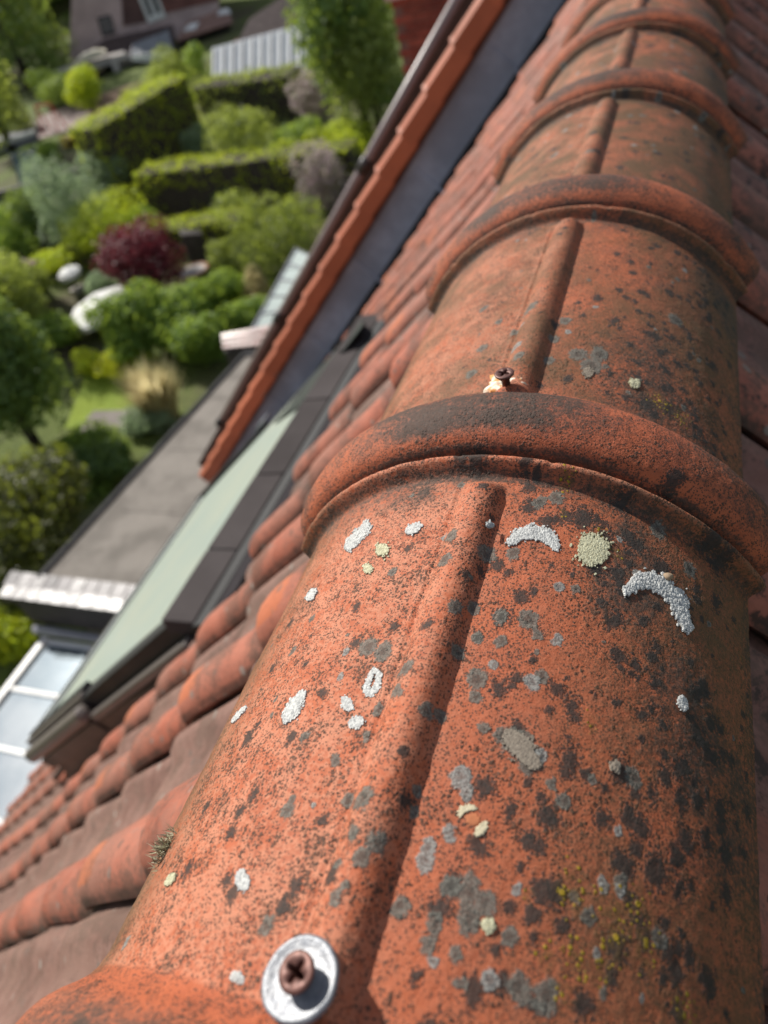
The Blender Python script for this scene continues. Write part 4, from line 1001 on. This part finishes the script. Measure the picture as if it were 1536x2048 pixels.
# far left
tree('dense dark tree left of the brick house', 62, 175, 190, 300, 'dark', 6500, .26, .08, 11)
tree('dark tree at the top left corner behind the pale tree', -10, 150, 170, 290, 'dark', 5200, .28, .08, 10)
bush('dark green shrubs under the terrace canopy', 150, 215, 130, 60, 'dark', 2600, .15, 7)
bush('dark evergreen bush left of the terrace canopy', 108, 150, 120, 110, 'dark', 3200, .2, 8)
bush('loose green bush left of the patio', 28, 262, 90, 100, 'olive', 3200, .16, 8)
bush('dark green bush behind the patio edge', 120, 205, 90, 60, 'mid', 2200, .16, 7)
tree('small round-headed tree on the patio edge', 195, 240, 80, 85, 'lime', 2600, .15, .25, 8)
tree('pale green tree at the far left edge above the patio', 25, 300, 130, 260, 'olive', 5200, .20, .1, 10)
bush('rounded olive bush left of the metal shed', 355, 190, 95, 85, 'olive', 2600, .14, 7)
bush('small bush with pale leaves beside the lime hedge top', 400, 160, 60, 60, 'mid', 1600, .14, 6)
hedge('narrow olive hedge behind the tallest hedge', (270, 215), (385, 150), 26, .8, 'olive', 70, .13, .2)
hedge('row of orange-yellow flowers below the patio', (135, 300), (215, 268), 18, .6, 'orange', 120, .12, .15)
bush('green shrub by the grey garden wall', 95, 335, 80, 45, 'mid', 2200, .12, 6)
bush('leafy shrub at the left edge under the grey wall', 30, 520, 120, 90, 'mid', 3600, .12, 7)
bush('dark shrub left of the silvery conifer', 95, 480, 90, 90, 'dark', 2600, .12, 7)
bush('bushy greenery at the left edge above the parasol', 15, 585, 90, 60, 'lime', 2200, .11, 6)
bush('small pale bush under the lime-topped hedge', 215, 600, 70, 60, 'silver', 1700, .11, 6)
bush('cream-flowering shrub by the greenhouse', 520, 600, 60, 60, 'straw', 1500, .10, 6)
bush('green plants at the foot of the greenhouse', 500, 655, 110, 60, 'mid', 2600, .11, 6)
# the wood on the rise behind
rw_ = np.random.default_rng(77); cs = []; ns = []
for i in range(150):
    az = math.radians(rw_.uniform(-66, -10)); rr_ = rw_.uniform(82, 150); hh = rw_.uniform(8, 14)
    p_ = np.array([math.sin(az) * rr_, math.cos(az) * rr_, zg(rr_) + hh * .45]); w_ = rw_.uniform(3.5, 6)
    c_, n_ = cloud(520, [((p_[0], p_[1], p_[2]), (w_, w_, hh * .55)), ((p_[0] + 1.5, p_[1], p_[2] + 2), (w_ * .6, w_ * .6, hh * .4))], i + 300, .25); cs.append(c_); ns.append(n_)
leaf_obj('woodland', np.concatenate(cs), np.concatenate(ns), 1.3, 'dark', None, label='dark wooded rise behind the far houses', cat='woodland', kind='stuff')

# ------------------------------------------------------------------ garden furniture
def parasol(label, px, py, rad, h, mat, base):
    b = ghit(*base); top = on_plane(px, py, b, np.array([b[0], b[1], 0]) / math.hypot(b[0], b[1]))
    o = root('parasol', b, label, 'parasol'); n = 8; t = np.array([top[0], top[1], top[2]])
    tilt = Matrix.Rotation(math.radians(8), 3, 'X'); R3 = np.array(tilt)
    rim = [t + R3 @ np.array([rad * math.cos(a), rad * math.sin(a), -h]) for a in np.linspace(0, 2 * math.pi, n, endpoint=False)]
    mid = [t + R3 @ np.array([rad * .5 * math.cos(a), rad * .5 * math.sin(a), -h * .36]) for a in np.linspace(0, 2 * math.pi, n, endpoint=False)]
    mb = MB(); mb.add([t] + mid + rim + [q - np.array([0, 0, .12]) for q in rim], [(0, 1 + i, 1 + (i + 1) % n) for i in range(n)] + [(1 + i, 1 + n + i, 1 + n + (i + 1) % n, 1 + (i + 1) % n) for i in range(n)] + [(1 + n + i, 1 + 2 * n + i, 1 + 2 * n + (i + 1) % n, 1 + n + (i + 1) % n) for i in range(n)])
    mb.build('canopy', mat, o)
    MB().tube([(t[0], t[1], b[2]), t + np.array([0, 0, .05])], .025, 8).build('pole', MT['darkwood'], o)
    for i in range(n): MB().tube([t - np.array([0, 0, .06]), rim[i] + np.array([0, 0, .01])], .008, 5).build('rib', MT['darkwood'], o)
    MB().tube([(t[0], t[1], b[2]), (t[0], t[1], b[2] + .1)], .25, 12).build('base', MT['render'], o)
parasol('large white parasol left of the round-leaved tree', 190, 594, 1.12, .36, MT['white'], (190, 668))
parasol('small white parasol at the left end of the low hedge', 131, 535, .42, .18, MT['white'], (133, 590))
b0 = ghit(402, 585); tb = root('round_table', b0, 'round wooden-rimmed garden table right of the dark red tree', 'table'); zt = b0[2] + .72
MB().tube([(b0[0], b0[1], zt), (b0[0], b0[1], zt + .03)], .50, 28).build('table_top', MT['render'], tb)
ring = [(b0[0] + .52 * math.cos(a), b0[1] + .52 * math.sin(a), zt + .02) for a in np.linspace(0, 2 * math.pi, 33)]
MB().tube(ring, .05, 8, False).build('wooden_rim', plain('orange_wood', (.42, .19, .07), .6, .25, 9), tb, True)
for a in (0.4, 1.97, 3.54, 5.1): MB().tube([(b0[0] + .35 * math.cos(a), b0[1] + .35 * math.sin(a), b0[2]), (b0[0] + .35 * math.cos(a), b0[1] + .35 * math.sin(a), zt)], .03, 6).build('leg', MT['darkwood'], tb)

def facing(px, py, z=None):
    b = ghit(px, py) if z is None else on_z(px, py, z); n = np.array([b[0], b[1], 0]); return b, n / np.linalg.norm(n)
def board(name, pix, o, n, mat, thick, parent, **kw):
    return MB().prism([on_plane(x, y, o, n) for x, y in pix], n * thick).build(name, mat, parent, **kw)
# slatted shed behind the red tree
o, n = facing(395, 545); sh = root('wooden_shed', o, 'dark grey boarded shed right of the dark red tree', 'shed')
for i in range(6):
    x0 = 368 + i * 7.2; board('plank', [(x0 - 6, 470 + i * -.5), (x0 + .4, 469), (x0 + 24, 538), (x0 + 17, 540)], o, n, MT['darkwood'], .6 + .01 * (i % 2), sh)
# overhead cable
MB().tube([CP + ray(x, y) * 17 for x, y in ((-60, 566), (135, 553), (300, 548), (420, 544), (540, 539), (700, 532))], .007, 5).build('overhead_cable', MT['darktrim'], None, label='thin cable crossing in front of the dark red tree', cat='cable')

# ------------------------------------------------------------------ buildings beyond
# greenhouse and tiled lean-to just past the flat roof
MT['ghglass'] = plain('pale_green_greenhouse_glass', (0.46, 0.52, 0.47), .22, .15, 2, 0, 0, .6)
gh = root('greenhouse', on_z(570, 600, -9), 'pale green glass roof of a greenhouse beside the verge tiles', 'greenhouse')
zz = -6.9
gpix = [(592, 498), (640, 520), (560, 650), (500, 668)]
g3 = [on_z(x, y, zz) for x, y in gpix]
for i in range(5):
    f0, f1 = i / 5 + .012, (i + 1) / 5 - .012
    MB().prism([g3[0] * (1 - f0) + g3[3] * f0, g3[1] * (1 - f0) + g3[2] * f0, g3[1] * (1 - f1) + g3[2] * f1, g3[0] * (1 - f1) + g3[3] * f1], (0, 0, -.02)).build('glass_pane', MT['ghglass'], gh)
for i in range(6):
    f0 = i / 5; MB().tube([g3[0] * (1 - f0) + g3[3] * f0, g3[1] * (1 - f0) + g3[2] * f0], .03, 6).build('glazing_bar', MT['zinc'], gh)
for a, b in ((0, 3), (1, 2)): MB().tube([g3[a], g3[b]], .045, 6).build('edge_beam', MT['zinc'], gh)
for q in g3: MB().tube([q, np.array([q[0], q[1], -9])], .04, 6).build('post', MT['zinc'], gh)
lt = root('tiled_lean_to', on_z(480, 680, -9), 'small pink-tiled lean-to roof at the far end of the flat roof', 'lean-to')
l3 = [on_z(442, 668, -6.5), on_z(540, 650, -6.3), on_z(530, 690, -6.5), on_z(446, 698, -6.7)]
for i in range(3):
    for k in range(7):
        def lp(u, v): return (l3[0] * (1 - u) + l3[1] * u) * (1 - v) + (l3[3] * (1 - u) + l3[2] * u) * v
        MB().prism([lp(k / 7 + .006, i / 3), lp((k + 1) / 7 - .006, i / 3), lp((k + 1) / 7 - .006, (i + 1.1) / 3) + [0, 0, .04], lp(k / 7 + .006, (i + 1.1) / 3) + [0, 0, .04]], (0, 0, -.03)).build('tile', plain('glossy_pink_tile', (.30, .16, .14), .28, .2, 5) if (i, k) == (0, 0) else bpy.data.materials['glossy_pink_tile'], lt)
MB().prism([q - [0, 0, .08] for q in l3], (0, 0, -2.1)).build('wall', MT['darkwood'], lt)

# pale ribbed shed roof
o, n = facing(520, 165); n2 = np.array([-n[0] * .5, -n[1] * .5, .866]); 
sr = root('metal_shed', o, 'shed with pale ribbed metal roof behind the olive hedge', 'shed')
rpix = [(424, 96), (600, 48), (628, 66), (604, 165), (424, 172)]
c0 = on_plane(520, 120, o + n * .5 + np.array([0, 0, 1.6]), n2)
MB().prism([on_plane(x, y, c0, n2) for x, y in rpix], -n2 * .05).build('roof_sheet', MT['paleroof'], sr)
for i in range(10):
    x = 428 + i * 19; yt = 97 - (x - 424) * .265
    MB().tube([on_plane(x, yt, c0 + n2 * .03, n2), on_plane(x - 1, 168, c0 + n2 * .03, n2)], .05, 6).build('rib', MT['white'], sr)
board('wall', [(424, 173), (604, 166), (610, 215), (430, 222)], c0 + n * .1, n, MT['darkwood'], 2.5, sr)
o2, n_ = facing(560, 120); o2 = o2 + n_ * 6
br = root('brown_roofed_barn', o2, 'barn with dark brown roof behind the metal shed', 'building')
nr_ = np.array([-n_[0] * .6, -n_[1] * .6, .8]); cb = on_plane(560, 50, o2 + np.array([0, 0, 3.0]), nr_)
MB().prism([on_plane(x, y, cb, nr_) for x, y in [(470, 96), (498, 38), (590, -25), (690, -45), (672, 58), (600, 60)]], -nr_ * .15).build('roof', MT['darkroof'], br)
board('wall', [(468, 100), (600, 62), (606, 95), (475, 130)], cb + n_ * .2, n_, MT['brickwall'], 4, br)

# far brick house with window, terrace canopy and ribbed lean-to
o, n = facing(235, 128); o = o + n * 2
fh = root('far_brick_house', o, 'brick house with white-framed upstairs window at the top left', 'house')
board('wall', [(138, 118), (150, -170), (420, -250), (440, 40), (345, 92)], o, n, plain('far_grey_red_brick', (.56, .42, .40), .85, .25, .8, 0, .1), 9, fh)
board('brick_panel', [(246, 52), (240, -60), (275, -60), (292, 44)], o - n * .06, n, plain('far_dark_brick', (.13, .07, .062), .85, .3, 1), .05, fh)
board('brick_panel', [(322, 28), (305, -60), (440, -100), (440, 0)], o - n * .06, n, plain('far_red_brick', (.20, .085, .07), .85, .3, 1), .05, fh)
f_ = board('window', [(270, -22), (306, -34), (332, 34), (297, 47)], o - n * .12, n, MT['white'], .1, fh)
board('pane', [(280, -16), (289, -19), (306, 30), (299, 33)], o - n * .14, n, MT['darktrim'], .015, f_)
board('pane', [(295, -21), (304, -24), (322, 24), (314, 27)], o - n * .14, n, MT['darktrim'], .015, f_)
w2 = board('window', [(194, 36), (221, 29), (231, 66), (205, 73)], o - n * .1, n, MT['darktrim'], .08, fh)
board('pane', [(197, 39), (219, 33), (228, 63), (206, 69)], o - n * .12, n, MT['slate'], .015, w2)
nroof = np.array([-n[0] * .5, -n[1] * .5, .866]); cr = on_plane(280, 85, o - n * 2.2, n)
MB().prism([on_plane(x, y, cr, nroof) for x, y in [(140, 128), (210, 78), (345, 48), (352, 80), (250, 108)]], -nroof * .12).build('lower_roof', MT['darkroof'], fh)
o3 = o - n * 4.5
cn = root('terrace_canopy', on_plane(180, 200, o3, n), 'pale terrace canopy with cream awning below the brick house', 'canopy')
board('canopy_beam', [(100, 151), (250, 106), (260, 118), (108, 161)], o3, n, MT['render'], 2.5, cn)
aw = [on_plane(x, y, o3 - n * .2, n) for x, y in [(148, 131), (165, 112), (190, 102), (212, 103), (206, 112)]]
MB().prism(aw, n * 1.6).build('awning', MT['cream'], cn)
board('pillar', [(219, 119), (233, 114), (252, 168), (240, 174)], o3 - n * .05, n, MT['render'], .4, cn)
board('screen_wall', [(236, 115), (288, 92), (300, 150), (254, 172)], o3 + n * .6, n, MT['render'], .3, cn)
board('back_wall', [(110, 163), (222, 122), (240, 175), (150, 205)], o3 + n * 2.6, n, MT['darktrim'], .2, cn)
rl = root('ribbed_lean_to', on_plane(300, 150, o3, n), 'grey ribbed lean-to roof with white front edge beside the canopy', 'lean-to')
nl = np.array([-n[0] * .45, -n[1] * .45, .893]); cl = on_plane(300, 100, o3, n)
MB().prism([on_plane(x, y, cl, nl) for x, y in [(266, 88), (336, 60), (345, 98), (264, 118)]], -nl * .06).build('roof_sheet', plain('grey_ribbed_sheet', (.24, .26, .27), .5, .2, 2), rl)
for i in range(6):
    f0 = i / 5; a = on_plane(266 + 70 * f0, 88 - 28 * f0, cl + nl * .03, nl); b = on_plane(264 + 81 * f0, 118 - 20 * f0, cl + nl * .03, nl)
    MB().tube([a, b], .05, 6).build('rib', MT['zinc'], rl)
board('front_edge', [(262, 113), (345, 98), (346, 110), (300, 124), (264, 122)], cl - n * .8, n, MT['white'], .15, rl)
board('wall', [(264, 123), (345, 111), (352, 150), (300, 160)], cl - n * .5, n, MT['darktrim'], 1.5, rl)
pg = root('tiled_pergola', on_plane(410, 110, o3, n), 'brown-tiled pergola roof with pale skylights right of the ribbed lean-to', 'pergola')
npg = np.array([-n[0] * .5, -n[1] * .5, .866]); cp_ = on_plane(410, 50, o3 + n * 1, n)
MB().prism([on_plane(x, y, cp_, npg) for x, y in [(352, 82), (376, 44), (452, 14), (466, 44)]], -npg * .12).build('roof', MT['pinktile'], pg)
for pix in ([(366, 62), (380, 48), (398, 44), (390, 58)], [(434, 30), (440, 20), (456, 16), (462, 26)]):
    MB().prism([on_plane(x, y, cp_ + npg * .05, npg) for x, y in pix], -npg * .04).build('skylight', MT['white'], pg)
board('back_wall', [(358, 84), (460, 48), (462, 84), (368, 116)], cp_ + n * .4, n, MT['darktrim'], .3, pg)
# grey garden wall, cold frame and pale rail at the left
o, n = facing(110, 425); gw = root('garden_wall', o, 'long dark grey garden wall at the left below the patio', 'wall')
board('wall', [(-60, 445), (125, 395), (225, 350), (225, 312), (110, 352), (-60, 400)], o, n, MT['darkwood'], .25, gw)
board('coping', [(-60, 408), (20, 404), (128, 382), (128, 389), (20, 411), (-60, 416)], o - n * .15, n, MT['paleroof'], .3, gw)
o, n = facing(60, 390); cf = root('cold_frame', o, 'leaning blue-green glass cold frame at the left edge', 'cold frame')
for i in range(3):
    x0 = 22 + i * 16; board('glass_panel', [(x0, 308 - i * 4), (x0 + 14, 304 - i * 4), (x0 + 34, 378 - i * 4), (x0 + 20, 384 - i * 4)], o, n, plain('blue_green_glass', (.22, .30, .32), .2, .15, 3) if i == 0 else bpy.data.materials['blue_green_glass'], .04, cf)
board('frame', [(18, 312), (72, 296), (73, 300), (19, 316)], o - n * .03, n, MT['zinc'], .1, cf)
o, n = facing(30, 300); gs = root('grey_shed', o, 'low grey shed with glinting roof edge at the far left', 'shed')
board('wall', [(-40, 320), (75, 285), (72, 268), (-40, 290)], o, n, MT['zinc'], 2, gs)
board('roof_edge', [(15, 280), (68, 262), (70, 270), (18, 288)], o - n * .1, n, MT['white'], .5, gs)
# red swing frame on the patio
b1 = ghit(110, 262); sw = root('swing_frame', b1, 'red tubular swing frame on the patio', 'swing')
RED = plain('red_paint', (.55, .06, .04), .4, .1, 5)
for dx in (-.5, .5):
    for dy in (-.35, .35):
        MB().tube([b1 + [dx, dy, 0], b1 + [dx, 0, 1.25]], .04, 6).build('leg', RED, sw)
MB().tube([b1 + [-.55, 0, 1.25], b1 + [.55, 0, 1.25]], .045, 6).build('top_bar', RED, sw)
# red-brown shed roof at the left edge
o, n = facing(30, 620); rs_ = root('curved_shed', o, 'low shed with curved pinkish roof at the left edge', 'shed')
nz_ = np.array([-n[0] * .5, -n[1] * .5, .866]); co = on_plane(20, 560, o + np.array([0, 0, 1.2]), nz_)
MB().prism([on_plane(x, y, co, nz_) for x, y in [(-60, 575), (-20, 535), (40, 518), (75, 520), (60, 535), (0, 560)]], -nz_ * .1).build('roof', MT['pinktile'], rs_)
board('wall', [(-50, 575), (62, 536), (70, 575), (-40, 625)], co + n * .2, n, MT['darkwood'], 1.5, rs_)
